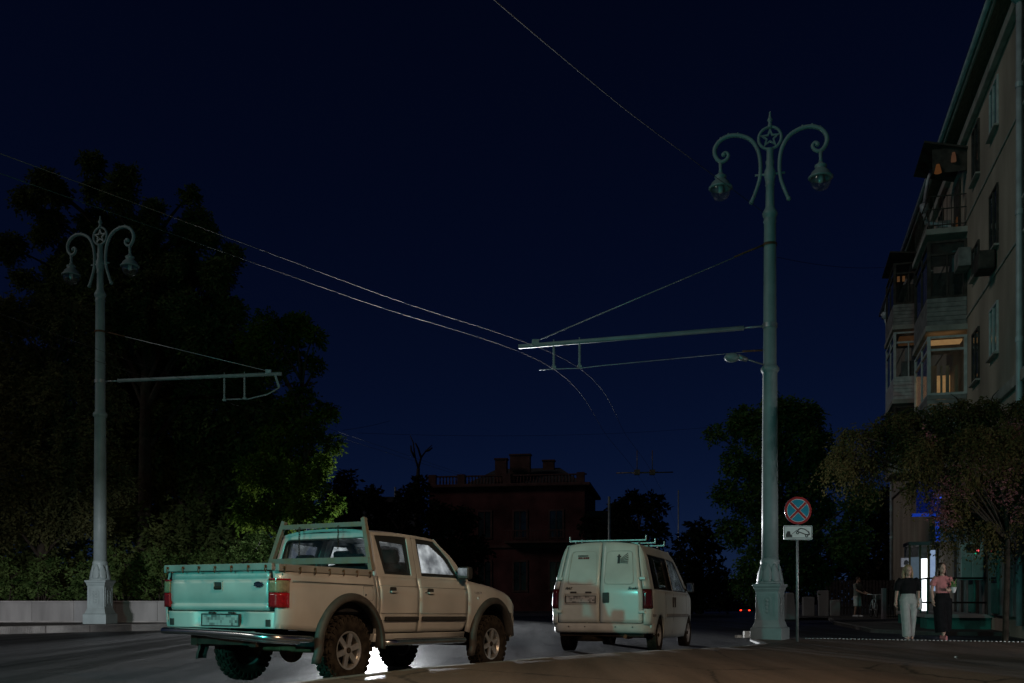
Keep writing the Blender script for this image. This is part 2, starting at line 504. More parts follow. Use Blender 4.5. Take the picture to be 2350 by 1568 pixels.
DS = [0, .05, .4, .8, 1.3, 2, 3, 4.5, 6.5, 9, 14, 30]
pav = MB()
far = Vector((16, -14))
P = []
for p in path:
    z0 = pave_top(p); row = []
    to = far - Vector((p.x, p.y)); L = to.length
    for d in DS:
        t = min(d / max(L, .01), .999)
        q = Vector((p.x, p.y)) + to * t
        z = z0 - .03 * max(0, min(d, 6.5) - .5) * (1 if z0 > .08 else .45)
        row.append((q.x, q.y, z))
    P.append(row)
pav.grid(P)
pavement = tag(pav.build('pavement', M_PAVE), kind='structure')


def kerb_run(parent, pts, zt, h, wd, name='kerb_stone', length=1.0, side=1, zoff=.004):
    """single kerb stones along a line"""
    acc = []
    for i in range(len(pts) - 1):
        a, b = Vector(pts[i][:2]), Vector(pts[i + 1][:2]); L = (b - a).length; n = max(1, round(L / length))
        for k in range(n): acc.append((a.lerp(b, (k + .004) / n), a.lerp(b, (k + .996) / n)))
    for a, b in acc:
        d = (b - a).normalized(); nn = Vector((d.y, -d.x)) * side
        z = (zt(((a + b) / 2)) if callable(zt) else zt) + zoff + random.uniform(-.004, .004)
        c = (a + b) / 2 + nn * (wd / 2)
        s_ = MB(); m_ = Matrix.Rotation(math.atan2(d.y, d.x), 3, 'Z')
        s_.box((c.x, c.y, z - h / 2), ((b - a).length, wd, h), m_)
        s_.build(name, MT['kerb'], parent, bevel=.012, seg=2)


kerb_run(pavement, KERB[2:10], pave_top, .24, .14, side=1)
lp = flat('left_pavement', LKERB + [(10, 170), (-120, 170), (-120, -16)], .2, M_LPAVE, down=.35)
kerb_run(lp, LKERB[1:6], .2, .26, .16, side=-1, length=1.25)
RP = [(11.6, 42.5), (13.5, 42.5), (11.6, 36), (9.9, 27.5), (10.6, 25.5), (14, 24.5), (60, 24.5), (60, 120), (30, 120)]
rp = flat('right_pavement', RP, .10, M_LPAVE, down=.25)
kerb_run(rp, [(30, 120), (11.6, 42.5)][::-1][:1] + [(13.5, 42.5), (11.6, 36), (9.9, 27.5), (10.6, 25.5)], .10, .16, .14, side=-1, length=1.5)

# row of white warning studs along the far edge of the pavement
st = MB()
a, b = Vector((6.75, 22.85)), Vector((15.4, 18.78))
nst = 118
for k in range(nst):
    q = a.lerp(b, k / (nst - 1))
    st.lathe([(.026, 0), (.024, .012), (.012, .017), (0, .018)], 6, (q.x, q.y, .028))
M_STUD = mat('white_stud', (.62, .62, .60), .6, 0, .4, (6, .3))
o = st.build('tactile_studs', M_STUD); tag(o, 'row of small white warning studs along the pavement edge by the two women', 'tactile strip')

# small litter lying about
litter = [(1648, 1543, (.5, .22, .25), 'tiny pink scrap of litter on the brown pavement', .035), (2194, 1510, (.5, .48, .45), 'small pale scrap of litter right of the women', .04), (2005, 1524, (.5, .5, .48), 'pale crumpled scrap left of the women on the pavement', .035)]
for px, py, c, lab, sz in litter:
    Yd = (CAMZ + .02) * FPX / (py - YH)
    q = at(px, py, Yd)
    l_ = MB()
    for k in range(3): l_.box((random.uniform(-.4, .4) * sz, random.uniform(-.4, .4) * sz, sz * .3 + k * sz * .25), (sz, sz * .7, sz * .12), (random.uniform(-.6, .6), random.uniform(-.6, .6), random.uniform(0, 3)))
    # stands on the sloping pavement
    tag(l_.build('litter_scrap', mat('paper_%d' % px, c, .8), loc=(q.x, q.y, -.07 if py > 1530 else -.03)), lab, 'litter', 'scraps of litter')

# ------------------------------------------------------------------ pickup truck
def vehicle_rot(h, pitch, roll=0): return (R(roll), R(pitch), R(90 - h))


def arch_bottom(x, base, arches, zc, rad):
    z = base
    for xc in arches:
        d = abs(x - xc)
        if d < rad: z = max(z, zc + math.sqrt(rad * rad - d * d))
    return z


def xs_dense(x0, x1, arches, rad, n=26):
    xs = set(np.linspace(x0, x1, n).round(4))
    for xc in arches:
        for a in np.linspace(0, math.pi, 25):
            x = xc + rad * .9995 * math.cos(a)
            if x0 < x < x1: xs.add(round(float(x), 4))
        for x in (xc - rad - .002, xc + rad + .002):
            if x0 < x < x1: xs.add(round(x, 4))
    return sorted(xs)


def side_panel(xs, zb, zt, yf, sgn, nz=9, t=.025):
    P = []
    for x in xs:
        a, b = zb(x), zt(x)
        if b < a + .01: b = a + .01
        P.append([(x, sgn * yf(x, lerp(a, b, j / (nz - 1))), lerp(a, b, j / (nz - 1))) for j in range(nz)])
    m = MB(); m.grid(P, (0, -sgn * t, 0)); return m


def arch_shell(mb, x, zc, r, y0, y1):
    mb.grid([[(x + r * math.cos(a), y, zc + r * math.sin(a)) for y in (y0, y1)] for a in np.linspace(R(-2), R(182), 19)])
    n = 18; ring_ = [(x + r * math.cos(a), y0, zc + r * math.sin(a)) for a in np.linspace(0, math.pi, n)]
    mb.add(ring_, [tuple(range(n))])


def wheel(parent, loc, r, wd, rim_r, rim_m, spokes, outer, knobby, name='wheel'):
    """wheel with its outer face towards +outer*y"""
    e = bpy.data.objects.new(name, None); COL.objects.link(e); e.parent = parent; e.location = loc
    h = wd / 2
    m = MB()
    prof = [(rim_r, -h * .75), (rim_r + .02, -h * .92), (rim_r + (r - rim_r) * .55, -h), (r - .03, -h * .9), (r - .012, -h * .72), (r - .012, h * .72), (r - .03, h * .9), (rim_r + (r - rim_r) * .55, h), (rim_r + .02, h * .92), (rim_r, h * .75)]
    m.lathe(prof, 40, axis='y', cap=False)
    nb = 30 if knobby else 44
    for k in range(nb):
        a = 2 * math.pi * k / nb
        for row, yy in enumerate((-.66, -.22, .22, .66)):
            aa = a + (math.pi / nb if row % 2 else 0)
            th = .016 if knobby else .008
            m.box(((r - .008) * math.cos(aa), yy * h, (r - .008) * math.sin(aa)), (th * 1.6, h * .36, 2 * math.pi * r / nb * .62), Matrix.Rotation(-aa, 3, 'Y'))
        if knobby:
            for sg in (-1, 1):
                m.box(((r - .045) * math.cos(a), sg * h * .97, (r - .045) * math.sin(a)), (.05, .012, .03), Matrix.Rotation(-a, 3, 'Y'))
    m.build('tyre', MT['rubber'], e)
    q = MB(); s = outer
    q.lathe([(rim_r + .004, -h * .78 * s), (rim_r - .012, -h * .6 * s), (rim_r - .03, 0), (rim_r - .02, h * .5 * s), (rim_r + .012, h * .74 * s), (rim_r + .012, h * .80 * s), (rim_r - .012, h * .78 * s), (rim_r - .022, h * .6 * s)], 40, axis='y', cap=False)
    if spokes:
        for k in range(spokes):
            a = 2 * math.pi * k / spokes + .26
            ca, sa = math.cos(a), math.sin(a)
            m4 = Matrix.Rotation(-a, 3, 'Y')
            L = rim_r - .03
            q.box((ca * (L / 2 + .02), s * h * .52, sa * (L / 2 + .02)), (L, .03, .062), m4)
        q.lathe([(.062, s * h * .3), (.066, s * h * .66), (.05, s * h * .72)], 20, axis='y')
    else:
        q.lathe([(rim_r - .02, s * h * .35), (rim_r * .75, s * h * .5), (rim_r * .55, s * h * .38), (.06, s * h * .42), (.04, s * h * .55), (0, s * h * .56)], 28, axis='y', cap=False)
    q.build('rim', rim_m, e, bevel=.004)
    c = MB(); c.lathe([(.034, s * h * .6), (.034, s * h * .78), (.02, s * h * .82), (0, s * h * .82)], 14, axis='y')
    c.build('hub_cap', MT['dark_metal'], e)
    d = MB(); d.lathe([(rim_r * .90, -s * h * .55), (rim_r * .90, -s * h * .1)], 24, axis='y'); d.build('brake_drum', MT['dark_metal'], e)
    return e


TRK = thing('pickup_truck', 'silver double-cab pickup truck parked at the kerb with a rack behind the cab', 'pickup truck', (-2.48, 11.22, .018), vehicle_rot(29.93, .93))
T = TRK
ZS = [.40, .55, .70, .78, .95, 1.06, 1.10, 1.21, 1.27]; YS = [.775, .812, .832, .842, .846, .842, .828, .803, .79]


def ty(x, z):
    y = interp(z, ZS, YS)
    if x > 2.9: y *= 1 - .14 * ((x - 2.9) / .85) ** 2
    if x < -.95: y -= .05 * ((-.95 - x) / .15) ** 2
    return y


def hood_z(x): return interp(x, [2.36, 2.6, 3.0, 3.4, 3.6, 3.72], [1.225, 1.205, 1.165, 1.10, 1.05, .98])


SL = MT['silver']
# load bed
for s in (-1, 1):
    xs = xs_dense(-1.10, .43, [0], .505, 22)
    side_panel(xs, lambda x: arch_bottom(x, interp(x, [-1.10, -.5, .43], [.63, .585, .545]), [0], .42, .505), lambda x: 1.205, ty, s, 11).build('bed_side', SL, T)
    m = MB(); m.tube([(-.93, s * .848, 1.105), (-.80, s * .846, 1.108), (.38, s * .842, 1.098)], .005, 6); m.build('crease_line', MT['rail'], T)
m = MB(); m.box((-.33, 0, .80), (1.46, 1.46, .03)); m.box((.40, 0, .98), (.03, 1.5, .40))
for s in (-1, 1): m.box((-.33, s * .735, .99), (1.46, .03, .38)); arch_shell(m, 0, .42, .50, s * .50, s * .80)
m.build('bed_liner', MT['interior'], T)
# rail caps with tie-down hooks
def rail_cap(pts, nm, hooks, nx):
    mb = MB(); mb.bar(pts[0], pts[1], .05, .072)
    o = mb.build(nm, MT['rail'], T, bevel=.008)
    for k in range(hooks):
        p = Vector(pts[0]).lerp(Vector(pts[1]), (k + .3) / (hooks - .4)); h = MB()
        q = p + Vector(nx) * .030
        h.tube([q + Vector((0, 0, .012)), q + Vector(nx) * .018 + Vector((0, 0, .012)), q + Vector(nx) * .018 + Vector((0, 0, -.03)), q + Vector(nx) * .006 + Vector((0, 0, -.055))], .006, 6)
        h.lathe([(.012, -.004), (.012, .004)], 10, tuple(q), 'y' if nx[1] else 'x'); h.build('tie_hook', MT['rust'], o)
    return o
rail_cap([(-1.11, -.80, 1.237), (.40, -.795, 1.237)], 'rail_cap', 7, (0, -1, 0))
rail_cap([(-1.11, .80, 1.237), (.40, .795, 1.237)], 'rail_cap', 7, (0, 1, 0))
rail_cap([(-1.125, .775, 1.245), (-1.125, -.765, 1.245)], 'rail_cap', 7, (-1, 0, 0))
# tailgate: stepped panel with a dent
P = []
for i in range(29):
    y = -.70 + 1.4 * i / 28; row = []
    for z, dx in ((.805, .012), (.83, 0), (.862, -.002), (.872, .010), (.885, .010), (.91, -.004), (1.0, -.010), (1.08, -.008), (1.115, -.004), (1.122, .006), (1.13, .006), (1.137, -.002), (1.17, .002), (1.21, .012)):
        dent = .014 * math.exp(-(((y - .50) / .06) ** 2 + ((z - 1.12) / .05) ** 2)) - .004 * math.exp(-(((y - .42) / .05) ** 2 + ((z - 1.15) / .05) ** 2)) + .003 * math.sin(9 * y + 5 * z)
        row.append((-1.105 + dx + dent, y, z))
    P.append(row)
m = MB(); m.grid(P, (.05, 0, 0)); tg = m.build('tailgate', SL, T)
m = MB(); po = roundpoly([(-.066, -.05), (.066, -.05), (.066, .05), (-.066, .05)], .018); pi_ = roundpoly([(-.054, -.040), (.054, -.040), (.054, .040), (-.054, .040)], .014)
m.ring(po, pi_, lambda u, v: (-1.126, u, 1.055 + v), (.02, 0, 0)); m.build('handle_surround', MT['silver'], tg)
m = MB(); m.prism(pi_, lambda u, v: (-1.118, u, 1.055 + v), (.01, 0, 0)); m.build('handle_recess', MT['black_plastic'], tg)
m = MB(); m.box((-1.126, 0, 1.040), (.016, .10, .028), (0, .35, 0)); m.build('handle_flap', MT['dark_metal'], tg, bevel=.004)
m = MB(); m.prism([(.066 * math.cos(a), .030 * math.sin(a)) for a in np.linspace(0, 2 * math.pi, 28, endpoint=False)], lambda u, v: (-1.124, -.565 + u, 1.067 + v), (.012, 0, 0))
m.build('oval_emblem', mat('emblem_blue', (.006, .016, .03), .15, 0, .6), tg)
m = MB(); e_ = [2 * math.pi * k / 32 for k in range(32)]
m.tube([(-1.125, -.565 + .064 * math.cos(a), 1.067 + .029 * math.sin(a)) for a in e_], .0025, 5, closed=True); m.build('emblem_rim', MT['chrome'], tg)
text_mesh('Ford', .046, MT['chrome'], tg, 'emblem_lettering', (-1.1265, -.565, 1.066), (R(90), 0, R(-90)), .0012, .35, xscale=1.0)
# panel below the tailgate, number plate, step tube
P = []
for i in range(33):
    y = -.80 + 1.6 * i / 32; row = []
    for z in (.625, .64, .67, .71, .75, .775, .795):
        rec = .045 * (1 / (1 + math.exp(-(min(y + .36, .34 - y)) * 70))) * (1 / (1 + math.exp(-(z - .645) * 90)))
        row.append((-1.108 + rec + .05 * max(0, (abs(y) - .70) / .10) ** 2, y, z))
    P.append(row)
m = MB(); m.grid(P, (.03, 0, 0)); rpnl = m.build('rear_panel', SL, T)
M_PLATE, n_, o_ = nodes('plate_print')
b_ = n_.nodes.new('ShaderNodeBsdfPrincipled'); n_.links.new(b_.outputs[0], o_.inputs[0]); b_.inputs['Roughness'].default_value = .5
tc_ = n_.nodes.new('ShaderNodeTexCoord'); mm_ = n_.nodes.new('ShaderNodeVectorMath'); mm_.operation = 'SNAP'; mm_.inputs[1].default_value = (1, .026, .028)
wn_ = n_.nodes.new('ShaderNodeTexWhiteNoise'); wn_.noise_dimensions = '3D'
n_.links.new(tc_.outputs['Object'], mm_.inputs[0]); n_.links.new(mm_.outputs[0], wn_.inputs['Vector'])
cr_ = n_.nodes.new('ShaderNodeValToRGB'); cr_.color_ramp.elements[0].color = (.09, .09, .09, 1); cr_.color_ramp.elements[1].color = (.36, .36, .36, 1)
cr_.color_ramp.elements[0].position = .0; cr_.color_ramp.elements[1].position = .6
n_.links.new(wn_.outputs['Value'], cr_.inputs[0]); n_.links.new(cr_.outputs[0], b_.inputs['Base Color'])
m = MB(); m.box((0, 0, 0), (.008, .52, .112)); pl = m.build('number_plate', M_PLATE, T, loc=(-1.092, -.01, .705))
m = MB(); po = [(-.272, -.066), (.272, -.066), (.272, .066), (-.272, .066)]; pi_ = [(-.258, -.054), (.258, -.054), (.258, .054), (-.258, .054)]
m.ring(po, pi_, lambda u, v: (-.008, u, v), (.012, 0, 0)); m.build('plate_frame', MT['black_plastic'], pl)
for y in (-.17, .11):
    m = MB(); m.box((-1.098, y, .782), (.03, .07, .02)); m.build('plate_lamp', MT['black_plastic'], T, bevel=.005)
for y in (-.70, .70):
    m = MB(); m.box((-1.105, y * .98, .68), (.022, .062, .072)); m.build('tow_bracket', MT['black_plastic'], T, bevel=.006)
m = MB()
m.tube(smooth_path([(-1.12, .755, .585), (-1.19, .70, .585), (-1.215, .35, .583), (-1.22, .02, .578), (-1.215, -.40, .565), (-1.19, -.66, .548), (-1.10, -.80, .535), (-.92, -.85, .525), (-.66, -.86, .515)], 5), .036, 12)
m.tube(smooth_path([(-1.20, .05, .56), (-1.20, -.35, .535), (-1.15, -.64, .515), (-1.02, -.78, .502), (-.8, -.82, .495)], 5), .030, 10)
for y in (.45, -.5): m.tube([(-1.2, y, .57), (-.95, y, .58)], .025, 8)
m.build('step_tube', MT['chrome'], T)
m = MB(); m.tube([(-.45, .36, .50), (-.95, .37, .49), (-1.02, .375, .465)], .032, 12); m.tube([(-1.02, .375, .465), (-.96, .37, .487)], .027, 12); m.build('exhaust_pipe', MT['rust'], T)
# tail lamps
for s in (-1, 1):
    def tl(z0, z1, mt, nm, par, wrap):
        P = []
        for z in np.linspace(z0, z1, 6):
            row = []
            for k in range(9):
                u = k / 8
                y = .705 + .135 * min(1, u * 1.25); x = -1.128 + .012 * u + .11 * max(0, (u - .45) / .55) ** 2
                top = .02 * max(0, (z - 1.06) / .07) ** 2 * u ** 3
                row.append((x + top, s * (y if u < .8 else y + (u - .8) * .03), z - .0))
            P.append(row)
        mb = MB(); mb.grid(P, (.03, 0, 0)); return mb.build(nm, mt, par)
    tlm = tl(.838, .985, MT['red_lens'], 'tail_lamp', T, 1)
    tl(.989, 1.108, MT['amber_lens'], 'indicator_lens', tlm, 1)
    tl(1.111, 1.128, MT['red_lens'], 'top_lens', tlm, 1)
# running gear
m = MB()
for s in (-1, 1): m.box((1.3, s * .42, .50), (4.7, .09, .13))
for x in (-1.0, .6, 1.9): m.box((x, 0, .50), (.09, .84, .1))
m.box((2.6, 0, .5), (1.3, .7, .25)); m.box((1.3, .1, .45), (1.6, .35, .18))
m.build('chassis_frame', MT['dark_metal'], T)
m = MB(); m.tube([(0, -.66, .39), (0, -.12, .385), (0, .16, .385), (0, .66, .39)], .048, 12); m.sphere((.02, .03, .375), .155, 16, 10, (.8, .95, 1)); m.build('rear_axle', MT['rust'], T)
for s in (-1, 1):
    m = MB()
    for k in range(4): m.tube([(-.6 + .12 * k, s * .5, .50 - .022 * k - .01), (0, s * .5, .44 - .022 * k), (.6 - .12 * k, s * .5, .50 - .022 * k - .01)], (.012), 6)
    m.tube([(-.1, s * .38, .45), (.03, s * .40, .78)], .03, 8)
    m.build('leaf_spring', MT['rust'], T)
m = MB(); m.tube([(3, -.66, .39), (3, .66, .39)], .045, 10); m.build('front_axle', MT['dark_metal'], T)
for x in (0, 3.0):
    for s in (-1, 1):
        wheel(T, (x, s * .737, .380), .380, .200, .205, MT['alloy'], 6, s, True)
# wheel arch flares and inner arches
for x in (0, 3.0):
    for s in (-1, 1):
        P = []
        a0, a1 = (R(-4), R(184)) if x == 0 else (R(6), R(186))
        for k in range(33):
            a = lerp(a0, a1, k / 32); row = []
            bot = max(0, math.sin(a) * -1)
            for r_, y in ((.585, .838), (.582, .862), (.56, .886), (.515, .893), (.497, .885), (.494, .80)):
                yy = y * (1 if x == 0 else 1 - .05 * max(0, math.cos(a)))
                row.append((x + r_ * math.cos(a), s * yy, .42 + r_ * math.sin(a)))
            P.append(row)
        # the rearward end runs down to a mud flap
        for dz in (.06, .12):
            P.append([(p[0] - .02 - dz * .15, p[1], p[2] - dz) for p in P[32]])
        m = MB(); m.grid(P, (0, -s * .012, 0)); fl = m.build('wheel_flare', MT['flare'], T)
        if x == 3.0:
            m = MB(); arch_shell(m, x, .42, .50, s * .48, s * .80); m.build('inner_arch', MT['interior'], T)
# cab: floor, sills, rear wall, roof, pillars
m = MB(); m.box((1.42, 0, .60), (1.9, 1.5, .06)); m.box((.505, 0, .92), (.03, 1.5, .6)); m.box((2.40, 0, .90), (.05, 1.46, .56)); m.build('cab_floor', MT['interior'], T)
for s in (-1, 1):
    P = [[(x, s * (ty(x, z)), z) for z in (.46, .50, .54, .552)] for x in (.44, .8, 1.3, 1.8, 2.33)]
    m = MB(); m.grid(P, (0, -s * .05, 0)); m.build('sill', SL, T)
    P = [[(x, s * ty(x, z), z) for z in np.linspace(.545, 1.21, 8)] for x in (.455, .47, .495)]
    m = MB(); m.grid(P, (0, -s * .03, 0)); m.build('cab_corner', SL, T)


def yw(z): return .800 - (z - 1.21) * .29


def up(s, inset=0.0): return lambda x, z: (x, s * (yw(z) - inset), z)


# rear window wall of the cab
def rw(y, z, off=0.0): return (.50 + (z - 1.21) * .11 + off, y, z)


oo = roundpoly([(-.80, 1.20), (.80, 1.20), (.665, 1.725), (-.665, 1.725)], [.02, .02, .10, .10], 6)
ii = roundpoly([(-.705, 1.265), (.705, 1.265), (.610, 1.655), (-.610, 1.655)], .07, 6)
m = MB(); m.ring(oo, ii, rw, (.05, 0, 0)); rwf = m.build('rear_window_frame', SL, T, bevel=.01)
i2 = roundpoly([(-.69, 1.28), (.69, 1.28), (.597, 1.642), (-.597, 1.642)], .07, 6)
m = MB(); m.ring(ii, i2, lambda y, z: rw(y, z, -.004), (.03, 0, 0)); m.build('rubber_seal', MT['black_plastic'], rwf)
m = MB(); m.prism(i2, lambda y, z: rw(y, z, .018), (.004, 0, 0)); m.build('rear_window', MT['glass_clean'], T)
P = []
for i in range(13):
    u = i / 12; x = lerp(.545, 1.83, u); row = []
    hw = interp(u, [0, .08, .9, 1], [.655, .668, .668, .655])
    for j in range(15):
        v = -1 + 2 * j / 14
        z = 1.708 + .06 * (1 - abs(v) ** 2.6) + .018 * (1 - (2 * u - 1) ** 2)
        row.append((x, v * hw, z))
    P.append(row)
m = MB(); m.grid(P, (0, 0, -.03)); m.build('roof', SL, T)
# doors
fw_o = [(1.287, 1.205), (2.43, 1.205), (2.13, 1.515), (1.815, 1.712), (1.345, 1.712)]
fw_i = [(1.385, 1.235), (2.215, 1.235), (2.045, 1.50), (1.785, 1.692), (1.425, 1.692)]
rw_o = [(.515, 1.205), (1.273, 1.205), (1.331, 1.712), (.56, 1.712)]
rw_i = [(.655, 1.235), (1.175, 1.235), (1.232, 1.692), (.615, 1.692)]
M_TRIM = mat('black_door_trim', (.014, .016, .017), .45, 0, .5)
for s in (-1, 1):
    for nm, x0, x1, oP, iP, hx in (('rear_door', .512, 1.262, rw_o, rw_i, .745), ('front_door', 1.276, 2.345, fw_o, fw_i, 1.50)):
        if nm == 'front_door': zb = lambda x: interp(x, [1.27, 2.25, 2.345], [.565, .565, .66])
        else: zb = lambda x: interp(x, [.51, .60, 1.27], [.60, .565, .565])
        if nm == 'rear_door': zb = lambda x: .565
        d = side_panel(np.linspace(x0, x1, 14), zb, lambda x: 1.205, ty, s, 14, .03).build(nm, SL, T)
        m = MB(); m.ring(oP, iP, up(s), (0, -s * .045, 0)); m.build('window_frame', SL, d, bevel=.006)
        # black inner frame, then the pane
        c_ = Vector((sum(p[0] for p in iP) / len(iP), sum(p[1] for p in iP) / len(iP)))
        i2 = [tuple(Vector(p).lerp(c_, .085)) for p in iP]
        i2 = [(.70, 1.27), (1.14, 1.27), (1.175, 1.605), (.70, 1.62)]
        if nm == 'front_door': i2 = [(1.415, 1.275), (2.15, 1.275), (1.99, 1.475), (1.735, 1.632), (1.455, 1.632)]
        m = MB(); m.ring(iP, i2, up(s, .012), (0, -s * .03, 0)); m.build('window_seal', M_TRIM, d)
        m = MB(); m.add([up(s, .022)(*p) for p in i2], [tuple(range(len(i2)))]); m.build('window', MT['glass_truck'] if nm == 'front_door' else MT['glass_dusty'], d)
        m = MB(); m.tube([(x0 + .01, s * .848, .785), (x1 - .01, s * .848, .785)], .0035, 6); m.build('pressed_line', MT['rail'], d)
        m = MB(); m.tube([(x0 + .01, s * (ty(1, 1.10) + .002), 1.10), (x1 - .01, s * (ty(1, 1.10) + .002), 1.10)], .004, 6); m.build('waist_line', MT['rail'], d)
        m = MB(); m.box(((x0 + x1) / 2 + (.03 if nm[0] == 'r' else -.01), s * .853, .722), (x1 - x0 - .10, .03, .052)); m.build('side_moulding', MT['black_plastic'], d, bevel=.012)
        m = MB(); m.prism(roundpoly([(-.062, -.036), (.062, -.036), (.062, .036), (-.062, .036)], .02), lambda u, v: (hx + u, s * .846, 1.05 + v), (0, s * .004, 0)); m.build('handle_recess', MT['black_plastic'], d)
        m = MB(); m.box((hx, s * .862, 1.032), (.125, .024, .026)); m.build('handle', MT['silver'], d, bevel=.009)
        if nm == 'front_door':
            m = MB(); m.lathe([(.014, 0), (.014, s * .008), (.006, s * .01)], 14, (hx - .10, s * .845, 1.04), 'y'); m.build('lock', MT['chrome'], d)
# fuel flap, repeater, lettering
m = MB(); po = roundpoly([(.205, .925), (.375, .925), (.375, 1.085), (.205, 1.085)], .02)
pi_ = [tuple(Vector(p).lerp(Vector((.29, 1.005)), .045)) for p in po]
m.ring(po, pi_, lambda x, z: (x, -(ty(x, z) + .003), z), (0, .01, 0)); m.build('fuel_flap_gap', MT['rail'], T)
m = MB(); m.lathe([(.013, 0), (.012, -.008), (0, -.01)], 12, (.235, -.847, .985), 'y'); m.build('fuel_lock', MT['chrome'], T)
# nose: wings, bonnet, front
for s in (-1, 1):
    xs = xs_dense(2.36, 3.72, [3.0], .505, 16); P = []
    for x in xs:
        a = arch_bottom(x, interp(x, [2.36, 2.6, 3.3, 3.72], [.56, .50, .50, .62]), [3.0], .42, .505); b = hood_z(x) - .085
        if b < a + .02: b = a + .02
        row = [(x, s * ty(x, lerp(a, b, j / 7)), lerp(a, b, j / 7)) for j in range(8)]
        y1 = abs(row[-1][1]); k = y1 / .84
        for fy, dz in ((.985, .03), (.955, .058), (.91, .075), (.86, .083)): row.append((x, s * y1 * fy, b + dz))
        P.append(row)
    m = MB(); m.grid(P, (0, -s * .025, 0)); wg = m.build('front_wing', SL, T)
    m = MB(); m.lathe([(.022, 0), (.02, s * .01), (.008, s * .016), (0, s * .017)], 16, (2.60, s * .842, .985), 'y'); m.build('side_repeater', MT['clear_lens'], wg)
    text_mesh('RANGER', .052, MT['chrome'], wg, 'wing_lettering', (2.60, s * .8405, 1.052), (R(90), 0, 0 if s < 0 else R(180)), .003, .2, xscale=.9)
P = []
for i in range(13):
    x = lerp(2.36, 3.72, i / 12); hw = ty(x, 1.0) * .862; row = []
    for j in range(13):
        v = -1 + 2 * j / 12
        row.append((x, v * hw, hood_z(x) - .002 + .042 * (1 - abs(v) ** 3)))
    P.append(row)
m = MB(); m.grid(P, (0, 0, -.02)); m.build('bonnet', SL, T)
m = MB(); m.box((3.70, 0, .90), (.06, .95, .17)); gr_ = m.build('grille', MT['black_plastic'], T, bevel=.01)
for k in range(3):
    m = MB(); m.box((3.735, 0, .85 + .05 * k), (.02, .92, .018)); m.build('grille_bar', MT['chrome'], gr_)
for s in (-1, 1):
    P = []
    for z in np.linspace(.84, 1.0, 5):
        P.append([(3.74 - .16 * u ** 2.2 - .02 * (z - .84) / .16, s * (.48 + .245 * u), z) for u in np.linspace(0, 1, 8)])
    m = MB(); m.grid(P, (-.04, 0, 0)); m.build('headlamp', MT['clear_lens'], T)
P = []
for k in range(15):
    v = -1 + 2 * k / 14
    P.append([(3.86 - .30 * abs(v) ** 3 - dx, v * .83, z) for z, dx in ((.46, .05), (.50, .01), (.60, 0), (.72, 0), (.78, .02), (.80, .06))])
m = MB(); m.grid(P, (-.05, 0, 0)); m.build('front_bumper', MT['rail'], T)
# windscreen
def ws(y, t): return (lerp(2.42, 1.83, t), y, lerp(1.215, 1.715, t))
oo = [(-.80, 0), (.80, 0), (.66, 1), (-.66, 1)]; i2 = [(-.735, .06), (.735, .06), (.61, .93), (-.61, .93)]
m = MB(); m.ring(oo, i2, ws, (-.02, 0, -.03)); m.build('windscreen_frame', SL, T)
m = MB(); m.add([ws(*p) for p in i2], [(0, 1, 2, 3)]); m.build('windscreen', MT['glass_clean'], T)
# mirrors
for s in (-1, 1):
    m = MB(); m.bar((2.16, s * .77, 1.27), (2.20, s * .86, 1.28), .06, .06); m.box((2.19, s * .90, 1.30), (.12, .17, .16)); mi = m.build('door_mirror', MT['black_plastic'], T, bevel=.03, seg=3)
    m = MB(); m.box((2.128, s * .90, 1.30), (.006, .14, .125)); m.build('mirror_glass', mat('mirror_glass_%d' % s, (.5, .55, .56), .04, 1.0), mi)
# side steps
for s in (-1, 1):
    m = MB()
    m.tube(smooth_path([(.50, s * .62, .47), (.55, s * .80, .455), (.66, s * .90, .452), (.9, s * .915, .452), (2.0, s * .915, .452), (2.16, s * .90, .452), (2.25, s * .82, .455), (2.30, s * .62, .47)], 5), .038, 12)
    m.tube([(.75, s * .84, .475), (2.1, s * .84, .475)], .022, 8)
    for x in (.85, 1.45, 2.0): m.tube([(x, s * .9, .455), (x, s * .45, .50)], .018, 6)
    m.build('side_step', MT['chrome'], T)
# rack behind the cab
m = MB(); m.bar((.487, -.62, 1.803), (.487, .62, 1.803), .045, .055); rk = m.build('headboard_rack', MT['greypost'], T, bevel=.004)
for s in (-1, 1):
    m = MB(); m.bar((.42, s * .785, 1.26), (.50, s * .60, 1.875), .055, .055, (1, 0, 0)); m.build('rack_post', MT['greypost'], rk, bevel=.004)
m = MB(); m.bar((.41, -.755, 1.385), (.41, .755, 1.385), .03, .075); m.build('lower_bar', MT['greypost'], rk, bevel=.004)
for y, z1 in ((.32, 1.42), (-.27, 1.50)):
    m = MB(); n = int((1.78 - z1) / .026)
    for k in range(n):
        z = 1.775 - k * .026; c = (.45, y + .004 * math.sin(k * 1.7), z)
        pts = [(c[0] + (.010 * math.cos(a) if k % 2 else 0), c[1] + (0 if k % 2 else .010 * math.cos(a)), z + .019 * math.sin(a)) for a in np.linspace(0, 2 * math.pi, 9)[:-1]]
        m.tube(pts, .0035, 5, closed=True)
    m.build('chain', MT['dark_metal'], rk)
